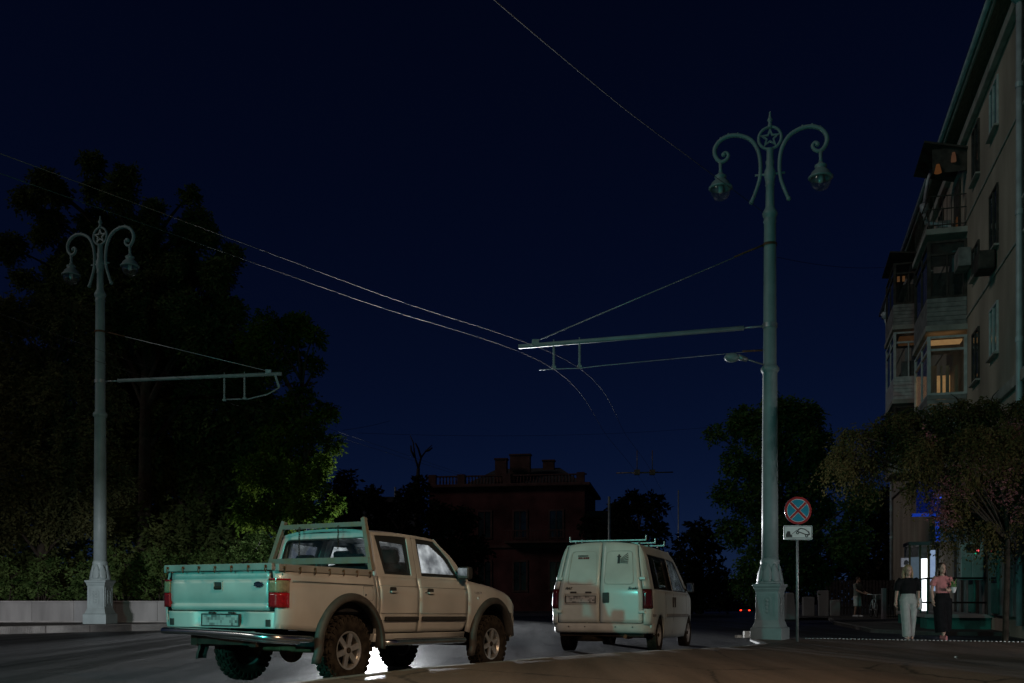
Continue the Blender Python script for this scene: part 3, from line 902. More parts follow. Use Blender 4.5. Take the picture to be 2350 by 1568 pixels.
# cabin
for y in (-.36, .36):
    m = MB(); m.box((1.62, y, .78), (.50, .50, .16)); m.box((1.36, y, 1.10), (.15, .48, .58), (0, -.20, 0)); m.box((1.30, y, 1.47), (.10, .27, .19), (0, -.2, 0)); m.build('front_seat', MT['seat'], T, bevel=.05, seg=3)
m = MB(); m.box((.90, 0, .78), (.45, 1.30, .16)); m.box((.68, 0, 1.08), (.13, 1.30, .52), (0, -.15, 0))
for y in (-.38, .38): m.box((.63, y, 1.40), (.09, .26, .15), (0, -.15, 0))
m.build('rear_bench', MT['seat'], T, bevel=.04, seg=3)
m = MB(); m.box((2.28, 0, 1.12), (.30, 1.42, .20)); m.build('dashboard', MT['interior'], T, bevel=.05, seg=3)
m = MB(); m.tube([(2.02 + .07 * math.sin(a) , .36 + .18 * math.cos(a), 1.16 + .16 * math.sin(a)) for a in np.linspace(0, 2 * math.pi, 25)[:-1]], .014, 8, closed=True); m.tube([(2.02, .36, 1.16), (2.3, .36, 1.05)], .03, 8); m.build('steering_wheel', MT['interior'], T)

# ------------------------------------------------------------------ white van
VAN = thing('panel_van', 'white panel van with three roof bars standing ahead of the pickup truck', 'van', (1.784, 17.864, .0), vehicle_rot(20.27, .956, .0))
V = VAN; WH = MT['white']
VZ = [.22, .36, .52, .8, 1.02, 1.10, 1.66, 1.80, 1.87]; VY = [.84, .872, .892, .902, .893, .884, .752, .700, .650]


def vy(x, z):
    y = interp(z, VZ, VY)
    if x < -.35: y -= .03 * ((-.35 - x) / .42) ** 2
    if x > 2.6: y *= 1 - .17 * ((x - 2.6) / 1.05) ** 2
    return y


def v_top(x): return interp(x, [-.8, 2.70, 2.95, 3.35, 3.55, 3.66], [1.085, 1.085, 1.02, .90, .80, .66])


def v_rear(z):   # how far forward the rear face leans
    return -.785 + .185 * max(0, (z - 1.05) / .83) ** 1.5


for s in (-1, 1):
    xs = xs_dense(-.66, 3.60, [0, 2.82], .355, 40)
    m = side_panel(xs, lambda x: arch_bottom(x, interp(x, [-.66, -.4, -.34, .34, .4, 2.4, 3.2, 3.6], [.44, .40, .30, .30, .24, .24, .30, .42]), [0, 2.82], .31, .355), v_top, vy, s, 11, .03)
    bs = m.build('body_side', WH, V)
    # upper side: quarter panel, window frames
    for nm, oP, iP, gl in (('quarter_frame', [(-.70, 1.085), (1.13, 1.085), (1.13, 1.875), (-.60, 1.875)], [(-.50, 1.105), (1.115, 1.105), (1.115, 1.715), (-.42, 1.715)], 'glass_tint'),
                           ('door_frame', [(1.13, 1.085), (2.74, 1.085), (1.80, 1.865), (1.13, 1.875)], [(1.145, 1.105), (2.50, 1.105), (1.83, 1.69), (1.145, 1.715)], 'glass_clean')):
        def sub(a, b, n=6): return [tuple(Vector(a).lerp(Vector(b), k / n)) for k in range(n)]
        o2 = sum([sub(oP[k], oP[(k + 1) % 4]) for k in range(4)], []); i2 = sum([sub(iP[k], iP[(k + 1) % 4]) for k in range(4)], [])
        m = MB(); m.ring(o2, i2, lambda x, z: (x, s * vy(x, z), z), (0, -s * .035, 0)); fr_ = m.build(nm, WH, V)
        c_ = Vector((sum(p[0] for p in iP) / 4, sum(p[1] for p in iP) / 4))
        i3 = [tuple(Vector(p).lerp(c_, .05)) for p in i2]
        m = MB(); m.ring(i2, i3, lambda x, z: (x, s * (vy(x, z) - .006), z), (0, -s * .02, 0)); m.build('window_border', MT['black_plastic'], fr_)
        m = MB()
        m.grid([[(x0, s * (vy(0, z) - .012), z) for (x0, z) in [tuple(Vector(Vector(i3[0]).lerp(Vector(i3[18]), v)).lerp(Vector(Vector(i3[6]).lerp(Vector(i3[12]), v)), u)) for v in np.linspace(0, 1, 8)]] for u in np.linspace(0, 1, 4)], (0, -s * .004, 0))
        m.build('window', MT[gl], fr_)
    # seams, moulding, handles
    m = MB(); m.box((1.55, s * (.905), .655), (2.1, .02, .06)); m.build('side_moulding', MT['rail'], V, bevel=.01)
    m = MB(); m.box((-.50, s * .888, .655), (.25, .02, .05)); m.build('side_moulding', MT['rail'], V, bevel=.01)
    for x in (.42, 1.15, 2.42):
        m = MB(); m.tube([(x, s * (vy(x, z) + .0), z) for z in (.32, .6, .85, 1.06)], .005, 5); m.build('door_seam', MT['black_plastic'], V)
    for x in (1.06, 1.24):
        m = MB(); m.box((x, s * .906, .90), (.05, .03, .19)); m.build('door_handle', MT['black_plastic'], V, bevel=.012)
    m = MB(); m.bar((2.42, s * .85, 1.15), (2.46, s * .93, 1.17), .06, .05); m.box((2.45, s * .975, 1.21), (.10, .14, .20)); mi = m.build('door_mirror', MT['black_plastic'], V, bevel=.03, seg=3)
    m = MB(); m.box((2.397, s * .975, 1.21), (.006, .115, .165)); m.build('mirror_glass', mat('van_mirror_%d' % s, (.5, .52, .55), .05, 1.0), mi)
    # rear corner pillar and tail lamp
    def corner(z0, z1, n, mt, nm, proud=0.0, par=V):
        P = []
        for z in np.linspace(z0, z1, n):
            wd = .752 - (.13 * max(0, (z - 1.0) / .86)); yo = vy(-.64, z); xr = v_rear(z)
            row = []
            for k in range(7):
                u = k / 6; a = u * math.pi / 2
                row.append((xr + (-.655 - xr + (.06 if z > 1.2 else 0) * 1) * (1 - math.cos(a)) - proud, s * (wd + .006 + (yo - wd) * math.sin(a) + proud), z))
            P.append(row)
        mb = MB(); mb.grid(P, (.03, -s * .02, 0)); return mb.build(nm, mt, par)
    corner(.50, .765, 4, WH, 'rear_corner'); corner(.765, 1.105, 6, MT['interior'], 'lamp_seat', -.004)
    tlm = corner(.772, 1.098, 6, MT['dark_lens'], 'tail_lamp', .006)
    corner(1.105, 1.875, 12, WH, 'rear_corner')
# roof
P = []
for i in range(15):
    u = i / 14; x = lerp(-.605, 1.81, u); row = []
    for j in range(15):
        v = -1 + 2 * j / 14; hw = .652
        row.append((x, v * hw, 1.868 + .062 * (1 - abs(v) ** 2.4) + .012 * math.sin(math.pi * u)))
    P.append(row)
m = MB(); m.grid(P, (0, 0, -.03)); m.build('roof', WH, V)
# rear doors
for s in (-1, 1):
    P = []
    for z in np.linspace(.525, 1.872, 22):
        wd = .745 - .13 * max(0, (z - 1.0) / .86); zz_ = z + (.045 if z > 1.8 else 0) * 0
        P.append([(v_rear(z) - .004 - .012 * (1 - (u * .9) ** 2), s * lerp(.004, wd, u), z + (.05 * (1 - u ** 2.2) * max(0, (z - 1.6) / .27))) for u in np.linspace(0, 1, 10)])
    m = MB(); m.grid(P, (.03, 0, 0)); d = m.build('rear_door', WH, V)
    # pressed panel outline
    y0, y1, z0, z1 = .07, .585, 1.17, 1.745
    pl_ = roundpoly([(y0, z0), (y1, z0), (y1 - .05, z1), (y0 + .02, z1)], .07, 5)
    m = MB(); m.tube([(v_rear(z) - .0165, s * y, z + .018) for y, z in pl_], .0045, 5, closed=True); m.build('pressed_panel', MT['bumper_white'], d)
    for z in (1.285, .715):
        m = MB(); m.box((v_rear(z) - .014, s * .735, z), (.04, .11, .055)); m.build('hinge', WH, d, bevel=.012)
m = MB(); m.tube([(v_rear(z) - .017, 0, z + .02) for z in np.linspace(.53, 1.87, 10)], .006, 5); m.build('centre_seam', MT['black_plastic'], V)
for s in (-1, 1):
    m = MB(); m.tube([(v_rear(z) - .006, s * (.749 - .13 * max(0, (z - 1.0) / .86)), z) for z in np.linspace(.53, 1.86, 12)], .005, 5); m.build('door_edge_seam', MT['black_plastic'], V)
m = MB(); m.tube([(v_rear(1.87) - .01, y, 1.93 - .062 * abs(y / .652) ** 2.4) for y in np.linspace(-.6, .6, 13)], .006, 5); m.build('roof_seam', MT['black_plastic'], V)
# handle, plate, lettering, stickers
m = MB(); m.prism(roundpoly([(-.058, -.09), (.058, -.09), (.058, .09), (-.058, .09)], .02), lambda y, z: (-.812, -.105 + y, .955 + z), (.02, 0, 0)); m.build('door_handle', MT['black_plastic'], V)
m = MB(); po = roundpoly([(-.30, -.095), (.30, -.095), (.30, .095), (-.30, .095)], .025); pi_ = roundpoly([(-.285, -.08), (.285, -.08), (.285, .08), (-.285, .08)], .02)
m.ring(po, pi_, lambda y, z: (-.812, .345 + y, .935 + z), (.02, 0, 0)); m.build('plate_surround', MT['bumper_white'], V)
m = MB(); m.box((0, 0, 0), (.008, .52, .112)); pl = m.build('number_plate', M_PLATE, V, loc=(-.806, .345, .925)); 
m = MB(); m.ring([(-.272, -.066), (.272, -.066), (.272, .066), (-.272, .066)], [(-.258, -.054), (.258, -.054), (.258, .054), (-.258, .054)], lambda u, v: (-.008, u, v), (.012, 0, 0)); m.build('plate_frame', MT['black_plastic'], pl)
for y in (.475, .205):
    m = MB(); m.prism(roundpoly([(-.055, -.016), (.055, -.016), (.055, .016), (-.055, .016)], .014), lambda u, v: (-.815, y + u, 1.045 + v), (.015, 0, 0)); m.build('plate_lamp', MT['black_plastic'], V)
M_INK = mat('dark_ink', (.02, .025, .025), .5)
M_INKR = mat('red_ink', (.12, .02, .02), .5)
text_mesh('FIAT', .052, M_INK, V, 'door_lettering', (-.8045, .565, 1.115), (R(90), 0, R(-90)), .003, .45, xscale=1.1, bold=.002)
text_mesh('Scudo', .062, M_INK, V, 'door_lettering', (-.8045, -.575, 1.115), (R(90), 0, R(-90)), .003, .35, xscale=1.1, bold=.002)


def on_rear(y, z): return (v_rear(z - .018) - .0195, y, z)


m = MB()
for k in range(11): m.prism([(0, 0), (.012, 0), (.012, .024), (0, .024)], lambda u, v: on_rear(.425 - k * .0168 - u, 1.672 + v), (.002, 0, 0))
m.build('sticker_line', M_INK, V)
m = MB(); xs_ = [(.42, .03), (.385, .03), (.345, .014), (.322, .03), (.287, .03), (.254, .03)]
for y, wd in xs_: m.prism([(0, 0), (wd, 0), (wd, .034), (0, .034)], lambda u, v: on_rear(y - u, 1.628 + v), (.002, 0, 0))
m.build('sticker_number', M_INKR, V)
m = MB()   # emblem: a tower beside fanned stripes
m.prism([(0, 0), (.045, 0), (.045, .11), (.06, .11), (.06, .13), (.04, .135), (.035, .16), (.01, .16), (.005, .135), (-.01, .13), (-.01, .11), (0, .11)], lambda u, v: on_rear(-.285 - u, 1.545 + v), (.002, 0, 0))
for k in range(6):
    a = R(38 - k * 8.5)
    x0, y0 = .052, .075 - k * .013; L = .155 - .004 * k
    x1, y1 = x0 + L * math.cos(a), y0 + L * math.sin(a)
    m.prism([(x0, y0), (x1, y1), (x1, y1 + .014), (x0, y0 + .008)], lambda u, v: on_rear(-.285 - u, 1.545 + v), (.002, 0, 0))
m.build('door_emblem', M_INK, V)
# bumper
P = []
for k in range(21):
    v = -1 + 2 * k / 20; a = abs(v)
    yy = v * .90; xo = -.835 + .27 * max(0, (a - .80) / .20) ** 2 + .02 * a
    P.append([(xo + dx, yy, z) for z, dx in ((.345, .06), (.37, .01), (.41, 0), (.48, .004), (.51, .02), (.518, .06))])
m = MB(); m.grid(P, (.03, 0, 0)); bp_ = m.build('rear_bumper', MT['bumper_white'], V)
for y in (.55, .26, -.28, -.58):
    m = MB(); m.lathe([(.012, -.006), (.012, .004)], 10, (-.828, y, .455), 'x'); m.build('bumper_plug', MT['black_plastic'], bp_)
# underside, wheels
m = MB(); m.box((1.4, 0, .36), (4.2, 1.5, .14)); m.build('underbody', MT['dark_metal'], V)
m = MB(); m.tube([(0, -.7, .30), (0, .7, .30)], .05, 10); m.tube([(-.3, -.45, .3), (0, -.6, .3)], .03, 8); m.build('rear_axle', MT['dark_metal'], V)
m = MB(); m.lathe([(.30, -.10), (.30, .06)], 24, (-.40, .25, .30)); m.build('spare_wheel', MT['rubber'], V)
m = MB(); m.tube([(0, -.40, .31), (-.6, -.42, .30), (-.78, -.44, .29)], .032, 10); m.sphere((-.45, -.42, .32), .13, 12, 8, (1.5, 1, .6)); m.build('exhaust_silencer', MT['rust'], V)
for x in (0, 2.82):
    for s in (-1, 1):
        wheel(V, (x, s * .785, .308), .308, .195, .185, MT['steelw'], 0, s, False)
        m = MB(); arch_shell(m, x, .31, .35, s * .55, s * .86); m.build('inner_arch', MT['interior'], V)
# nose
def vws(y, t): return (lerp(2.80, 1.80, t), y, lerp(1.07, 1.88, t))
oo = [(-.865, 0), (.865, 0), (.655, 1), (-.655, 1)]; i2 = [(-.78, .05), (.78, .05), (.60, .95), (-.60, .95)]
m = MB(); m.ring(oo, i2, vws, (-.02, 0, -.03)); m.build('windscreen_frame', WH, V)
m = MB(); m.prism(i2, vws, (-.003, 0, -.003)); m.build('windscreen', MT['glass_clean'], V)
P = []
for i in range(10):
    x = lerp(2.72, 3.62, i / 9)
    P.append([(x, v * vy(x, .8) * .995, v_top(x) + .05 * (1 - abs(v) ** 3)) for v in np.linspace(-1, 1, 11)])
m = MB(); m.grid(P, (0, 0, -.02)); m.build('bonnet', WH, V)
P = []
for k in range(15):
    v = -1 + 2 * k / 14
    P.append([(3.70 - .28 * abs(v) ** 2.6 - dx, v * .80, z) for z, dx in ((.24, .06), (.32, 0), (.50, 0), (.56, .05), (.68, .07), (.78, .13))])
m = MB(); m.grid(P, (-.05, 0, 0)); m.build('front_bumper', MT['bumper_white'], V)
for s in (-1, 1):
    m = MB(); m.box((3.50, s * .60, .70), (.10, .26, .14), (0, 0, -s * .35)); m.build('headlamp', MT['clear_lens'], V, bevel=.03)
# cabin
for y in (-.45, .3):
    m = MB(); m.box((1.75, y, .72), (.48, .48, .16)); m.box((1.52, y, 1.05), (.14, .46, .6), (0, -.18, 0)); m.box((1.46, y, 1.45), (.10, .26, .18), (0, -.18, 0)); m.build('front_seat', MT['seat'], V, bevel=.05, seg=3)
m = MB(); m.box((1.20, 0, 1.0), (.03, 1.56, 1.2)); m.build('bulkhead', MT['interior'], V)
m = MB(); m.box((2.55, 0, .98), (.4, 1.5, .2)); m.build('dashboard', MT['interior'], V, bevel=.05)
# roof bars
for x in (-.30, .46, 1.26):
    m = MB(); m.box((x, 0, 1.972), (.045, 1.40, .028)); rb = m.build('roof_bar', MT['steel'], V, bevel=.005)
    for s in (-1, 1):
        m = MB(); m.box((x, s * .69, 2.012), (.045, .022, .085)); m.build('end_stop', MT['steel'], rb, bevel=.004)
        m = MB(); m.box((x, s * .57, 1.925), (.04, .03, .08)); m.build('foot', MT['black_plastic'], rb, bevel=.005)

# ------------------------------------------------------------------ street lamps with bracket arms
def lamp_post(label, base, yaw_ped, yaw_arm, H=12.0):
    t = thing('street_lamp', label, 'street lamp', base, (0, 0, 0), 'old street lamps with star rings')
    pm = MT['pole']
    # square pedestal
    pe = bpy.data.objects.new('pedestal', None); COL.objects.link(pe); pe.parent = t; pe.rotation_euler = (0, 0, yaw_ped); pe.scale = (.88, .88, 1)
    m = MB()
    m.sqlathe([(.40, -.05), (.40, .27), (.385, .29), (.36, .30), (.315, .42), (.30, .46), (.295, 1.10), (.31, 1.13), (.325, 1.16), (.325, 1.18), (.36, 1.225), (.365, 1.265), (.355, 1.275), (.20, 1.278)])
    m.build('plinth', pm, pe, bevel=.008)
    for k in range(4):
        a = k * math.pi / 2
        mp = lambda u, v, d=.300, a=a: (d * math.cos(a) - u * math.sin(a), d * math.sin(a) + u * math.cos(a), v)
        m = MB()
        po = [(-.225, .50), (.225, .50), (.225, 1.06), (-.225, 1.06)]; pi_ = [(-.200, .525), (.200, .525), (.200, 1.035), (-.200, 1.035)]
        m.ring(po, pi_, lambda u, v: mp(u, v, .292), (.018 * math.cos(a), .018 * math.sin(a), 0))
        c1 = roundpoly([(-.115, .56), (.115, .56), (.115, 1.0), (-.115, 1.0)], .11, 6); c2 = roundpoly([(-.088, .585), (.088, .585), (.088, .975), (-.088, .975)], .085, 6)
        m.ring(c1, c2, lambda u, v: mp(u, v, .292), (.02 * math.cos(a), .02 * math.sin(a), 0))
        m.build('panel_moulding', pm, pe)
        m = MB()
        for (u, v, r_) in ((0, .65, .045), (0, .74, .05), (0, .82, .055), (0, .90, .045)):
            c = mp(u, v, .29); m.sphere(c, r_, 10, 6, (.5 if abs(math.cos(a)) > .5 else 1, .5 if abs(math.sin(a)) > .5 else 1, 1))
        m.build('panel_ornament', pm, pe)
    # flared foot of the shaft with acanthus leaves
    m = MB(); m.lathe([(.30, 1.27), (.31, 1.30), (.285, 1.33), (.245, 1.45), (.215, 1.60), (.20, 1.72), (.215, 1.75), (.215, 1.80), (.195, 1.83), (.185, 1.87)], 28); m.build('shaft_foot', pm, t)
    for k in range(8):
        a = k * math.pi / 4 + yaw_ped
        P = []
        for i in range(7):
            u = i / 6; z = lerp(1.31, 1.74, u); r_ = interp(z, [1.3, 1.45, 1.6, 1.74], [.295, .25, .22, .205]) + .014 + .02 * math.sin(u * math.pi)
            wd = .10 * math.sin(math.pi * (.25 + .72 * u)) * (1 + .18 * (i % 2))
            P.append([((r_ - .02 * v * v) * math.cos(a) - wd * v * math.sin(a), (r_ - .02 * v * v) * math.sin(a) + wd * v * math.cos(a), z) for v in (-1, -.4, 0, .4, 1)])
        m = MB(); m.grid(P, (-.02 * math.cos(a), -.02 * math.sin(a), 0)); m.build('acanthus_leaf', pm, t)
    m = MB(); m.lathe([(.185, 1.86), (.180, 3.0), (.170, 4.8), (.162, 6.05), (.175, 6.07), (.205, 6.12), (.205, 6.17), (.185, 6.20), (.150, 6.24), (.147, 6.30), (.142, 8.0), (.132, 9.45), (.150, 9.50), (.135, 9.54), (.135, 9.58), (.165, 9.64), (.170, 9.69), (.140, 9.75), (.105, 9.82), (.10, 9.86), (.092, 10.3), (.11, 10.33), (.095, 10.36), (.11, 10.45), (.125, 10.52), (.125, 10.64), (.10, 10.70), (.085, 10.75), (.10, 10.86), (.08, 10.90), (.075, 11.13), (.09, 11.15), (0, 11.16)], 24); m.build('shaft', pm, t)
    # ring with a star, finial
    ar = bpy.data.objects.new('lamp_head', None); COL.objects.link(ar); ar.parent = t; ar.rotation_euler = (0, 0, yaw_arm)
    zc = 11.40
    m = MB(); m.tube([(.25 * math.cos(a), 0, zc + .25 * math.sin(a)) for a in np.linspace(0, 2 * math.pi, 37)[:-1]], (.035), 8, closed=True); m.build('ring', pm, ar)
    m = MB(); so = [((.235 if k % 2 == 0 else .10) * math.sin(k * math.pi / 5), (.235 if k % 2 == 0 else .10) * math.cos(k * math.pi / 5)) for k in range(10)]; si = [(u * .55, v * .55) for u, v in so]
    m.ring(so, si, lambda u, v: (u, -.02, zc + v), (0, .04, 0)); m.build('star', pm, ar)
    m = MB(); m.lathe([(.05, 11.62), (.06, 11.66), (.045, 11.70), (.035, 11.76), (.065, 11.80), (.045, 11.84), (.03, 11.88), (.02, 11.95), (.025, 11.97), (0, 12.02)], 14); m.build('finial', pm, ar)
    m = MB(); m.tube([(-.33, 0, 10.58), (.33, 0, 10.58)], .028, 8); m.build('cross_bar', pm, ar)
    for s in (-1, 1):
        pts = smooth_path([(.40, 0, 10.00), (.335, 0, 10.16), (.245, 0, 10.42), (.212, 0, 10.62), (.215, 0, 10.90), (.27, 0, 11.16), (.42, 0, 11.40), (.66, 0, 11.53), (.92, 0, 11.55), (1.13, 0, 11.45), (1.235, 0, 11.27), (1.20, 0, 11.09), (1.09, 0, 10.98), (.97, 0, 11.02), (.925, 0, 11.12), (.98, 0, 11.185), (1.04, 0, 11.15)], 5)
        n = len(pts); rad = [interp(i / n, [0, .1, .5, .75, .9, 1], [.042, .042, .052, .048, .036, .045]) for i in range(n)]
        m = MB(); m.tube([(s * p.x, 0, p.z) for p in pts], rad, 8)
        m.sphere((s * .41, 0, 9.98), .055, 10, 8); m.sphere((s * 1.03, 0, 11.14), .055, 10, 8)
        for f in (.45, .50, .55, .60, .65, .70):        # small leaf knobs along the top of the arm
            p = pts[int(f * n)]; m.sphere((s * p.x, 0, p.z + .045), .028, 6, 4)
        m.build('scroll_arm', pm, ar)
        cx = s * 1.10
        m = MB(); m.lathe([(.045, 10.99), (.035, 10.80), (.045, 10.76), (.03, 10.74)], 12, (cx, 0, 0)); m.build('hanger', pm, ar)
        m = MB(); m.lathe([(.03, 10.75), (.06, 10.72), (.075, 10.68), (.13, 10.66), (.135, 10.63), (.10, 10.59), (.13, 10.57), (.20, 10.50), (.235, 10.42), (.27, 10.40), (.275, 10.37), (.22, 10.355), (.20, 10.37), (.10, 10.50), (0, 10.52)], 24, (cx, 0, 0), cap=False); lm = m.build('lantern_hood', pm, ar)
        m = MB(); m.lathe([(.215, 10.375), (.225, 10.31), (.205, 10.22), (.15, 10.14), (.07, 10.10), (0, 10.092)], 24, (cx, 0, 0), cap=False); m.build('lamp_globe', MT['glass_lamp'], lm)
        m = MB(); m.lathe([(.05, 10.48), (.06, 10.36), (.055, 10.28), (0, 10.25)], 14, (cx, 0, 0)); m.build('bulb', mat('bulb_frosted', (.6, .6, .58), .3, 0, .5), lm)
    return t


YR, YL = 22.6, 29.3
PR = Vector(((1767 - XC) * YR / FPX, YR, 0.0))
PL = Vector(((230 - XC) * YL / FPX, YL, .20))
LR = lamp_post('tall grey street lamp with star ring and scroll arms beside the no-stopping sign', PR, R(-30), R(-15))
LL = lamp_post('tall grey street lamp with star ring and scroll arms in front of the low wall', PL, R(-5), R(-21))

# arms that carry the trolley wires
def bracket(post, label, axis, z0, tip, stay_z, hang, colour):
    a = Vector((axis.x, axis.y, z0)); tip = Vector(tip); d = (tip - a); dh = Vector((d.x, d.y, 0)).normalized(); L = d.length
    t = thing('bracket_arm', label, 'bracket arm', a, (0, 0, 0), 'trolley wire bracket arms')
    loc = lambda p: Vector(p) - a
    s0 = dh * .16
    m = MB(); m.tube([d * .10, d], .055, 12); m.build('arm_tube', colour, t)
    m = MB(); m.tube([dh * .14, d * .11], .022, 8); m.build('arm_pin', MT['steel'], t)
    m = MB(); m.lathe([(.165, -.05), (.165, .05)], 20, cap=False); m.build('arm_clamp', MT['steel'], t)
    k = .93
    m = MB(); m.tube([Vector((0, 0, stay_z - z0)) + dh * .14, d * k + Vector((0, 0, .09))], .013, 6); m.build('stay_rod', MT['steel'], t)
    m = MB(); m.lathe([(.155, stay_z - z0 - .03), (.155, stay_z - z0 + .03)], 20, cap=False); m.tube([Vector((0, 0, stay_z - z0)) + dh * .15, Vector((0, 0, stay_z - z0)) + dh * .15 + (d * k + Vector((0, 0, .09)) - Vector((0, 0, stay_z - z0))) * .12], .022, 6); m.build('stay_clamp', MT['rust'], t)
    m = MB(); m.box(d * k + Vector((0, 0, .07)), (.16, .10, .12)); m.build('stay_shackle', MT['steel'], t)
    hooks = []
    for h, dz in hang:
        p = d * h
        m = MB()
        n = 9
        for i in range(n): m.lathe([(.020, -i * dz / n), (.034, -i * dz / n - dz / n * .4), (.020, -(i + 1) * dz / n)], 8, tuple(p), cap=False)
        m.tube([p + Vector((0, 0, .10)), p + Vector((0, 0, -dz))], .014, 6)
        m.box(p + Vector((0, 0, -dz - .03)), (.10, .06, .06))
        m.build('wire_hanger', colour, t); hooks.append(a + p + Vector((0, 0, -dz - .07)))
    return t, hooks


tipR = at(1190, 796, 23.5); tipL = at(646, 858, 28.6)
ztopR = CAMZ + (YH - 748) * YR / FPX; ztopL = CAMZ + (YH - 876) * YL / FPX
bR, hR = bracket(LR, 'grey tube bracket arm reaching left from the lamp by the sign', PR, ztopR, tipR, CAMZ + (YH - 562) * YR / FPX, [(.75, .55), (.855, .52)], MT['pole'])
bL, hL = bracket(LL, 'grey tube bracket arm reaching right from the lamp by the wall', PL, ztopL, tipL, CAMZ + (YH - 762) * YL / FPX, [(.69, .66), (.80, .64)], MT['pole'])
# end plate and pull-off rod of the left arm
m = MB(); d_ = tipL - Vector((PL.x, PL.y, ztopL)); loc_ = lambda p: Vector(p) - Vector((PL.x, PL.y, ztopL))
m.bar(loc_(at(632, 862, 28.6)), loc_(at(641, 890, 28.6)), .05, .06); m.tube([loc_(at(641, 890, 28.6)), loc_(at(615, 905, 28.65)), loc_(at(570, 916, 28.75)), loc_(at(520, 917, 28.8))], .02, 6); m.build('pull_off_rod', MT['pole'], bL)
m = MB(); ar_ = Vector((PR.x, PR.y, ztopR)); h2 = hR[0]
m.tube([Vector((0, 0, CAMZ + (YH - 804) * YR / FPX - ztopR)) + Vector((-.15, 0, 0)), h2 - ar_ + Vector((.55, -.15, .03)), h2 - ar_, hR[1] - ar_, hR[1] - ar_ + Vector((-.35, .02, -.02))], .010, 6); m.build('pull_off_wire', MT['steel'], bR)
m = MB(); m.tube([Vector((-.17, 0, CAMZ + (YH - 804) * YR / FPX - ztopR)), Vector((-.62, .03, CAMZ + (YH - 806) * YR / FPX - ztopR))], .022, 8); m.build('wire_insulator', MT['rust'], bR)

# small floodlight (unlit) on the right post
fl = thing('floodlight', 'small unlit floodlight on a thin bracket below the right bracket arm', 'floodlight', (PR.x - .17, PR.y - .05, CAMZ + (YH - 838) * YR / FPX))
tip = at(1692, 822, YR - .3) - fl.location
m = MB(); m.tube([(0, 0, 0), tuple(tip + Vector((.22, 0, -.03)))], .018, 8); m.build('bracket', MT['steel'], fl)
m = MB(); m.tube([tip + Vector((.22, 0, -.04)), tip + Vector((.02, 0, .03))], [.05, .07], 12); m.build('neck', MT['steel'], fl)
m = MB(); m.sphere(tip + Vector((-.12, 0, .01)), .17, 16, 10, (1.0, .8, .62)); m.build('lamp_body', MT['pole'], fl)

# ------------------------------------------------------------------ wires
def wire(label, pts, r, m_, grp='overhead wires', name='overhead_wire', n=8, cat='wire'):
    p = smooth_path(pts, n) if len(pts) > 2 else [Vector(q) for q in pts]
    c = Vector(p[0]); mb = MB(); mb.tube([q - c for q in p], r, 6)
    o = mb.build(name, m_, loc=c); return tag(o, label, cat, grp)


def sag(a, b, s, n=10):
    a, b = Vector(a), Vector(b)
    return [a.lerp(b, k / n) - Vector((0, 0, s * 4 * (k / n) * (1 - k / n))) for k in range(n + 1)]


nearA = at(-40, 338, 12.0); nearB = at(-40, 384, 12.5)
farA = at(1462, 1088, 43.0); farB = at(1497, 1086, 43.0)
off = Vector((1.9, 9.0, 0))
for (nr, hk, fa, lab) in ((nearA, hR[0], farB, 'upper of the two trolley wires sloping down to the right bracket arm'), (nearB, hR[1], farA, 'lower of the two trolley wires sloping down to the right bracket arm')):
    back = nr + (nr - hk) * 1.2; back.z = nr.z
    wire(lab, [back, nr, nr.lerp(hk, .5), hk, hk.lerp(fa, .5), fa, fa + Vector((4, 20, 0)), fa + Vector((12, 60, -1))], .005, MT['wire'], 'trolley wire pair on the right arm', 'trolley_wire')
fLA = at(905, 1035, 40.0); fLB = at(905, 1044, 40.4)
for (hk, fa, lab) in ((hL[0], fLB, 'lower of the two trolley wires running from the left bracket arm'), (hL[1], fLA, 'upper of the two trolley wires running from the left bracket arm')):
    d = (hk - fa); back = hk + d * 1.6; back.z = hk.z
    wire(lab, [back, hk + d * .6 + Vector((0, 0, .02)), hk, hk.lerp(fa, .5), fa, fa - d * .8], .005, MT['wire'], 'trolley wire pair on the left arm', 'trolley_wire')
# fittings on the far crossing span
for k, (px, dx) in enumerate(((1462, 0), (1497, 0))):
    c = at(px, 1087, 43.0); m = MB(); m.box((0, 0, .05), (.22, .25, .22)); m.tube([(-.9, 0, .02), (.9, 0, .06)], .03, 6); m.tube([(0, 0, .1), (0, 0, 1.0)], .02, 6)
    tag(m.build('wire_fitting', MT['insul'], loc=c), ['left', 'right'][k] + ' dark trolley wire fitting high over the far street', 'wire fitting', 'fittings over the far street')
wire('thin cable sagging from the top of the picture to the right street lamp', [at(1085, -50, 11.0), at(1137, 2, 11.6), at(1300, 140, 13.8), at(1440, 255, 16.2), at(1560, 345, 18.7), at(1650, 412, 20.8), Vector((PR.x - .15, PR.y, CAMZ + (YH - 487) * YR / FPX))], .006, MT['dull_cable'], None)
z49 = CAMZ + (YH - 498) * YR / FPX
wire('dark thin cable from the right lamp to the balconies', sag((PR.x + .1, PR.y, z49 - .9), at(2110, 600, 36), .25), .005, MT['cable'], None, 'dark_cable')
for a_, b_, s_, lab in ((at(785, 988, 45), at(895, 966, 60), .05, 'faint span wire above the trees left of the far house'), (at(820, 994, 55), at(1820, 960, 75), .6, 'faint span wire crossing the street above the far house')):
    wire(lab, sag(a_, b_, s_), .008, MT['cable'], None, 'span_wire')

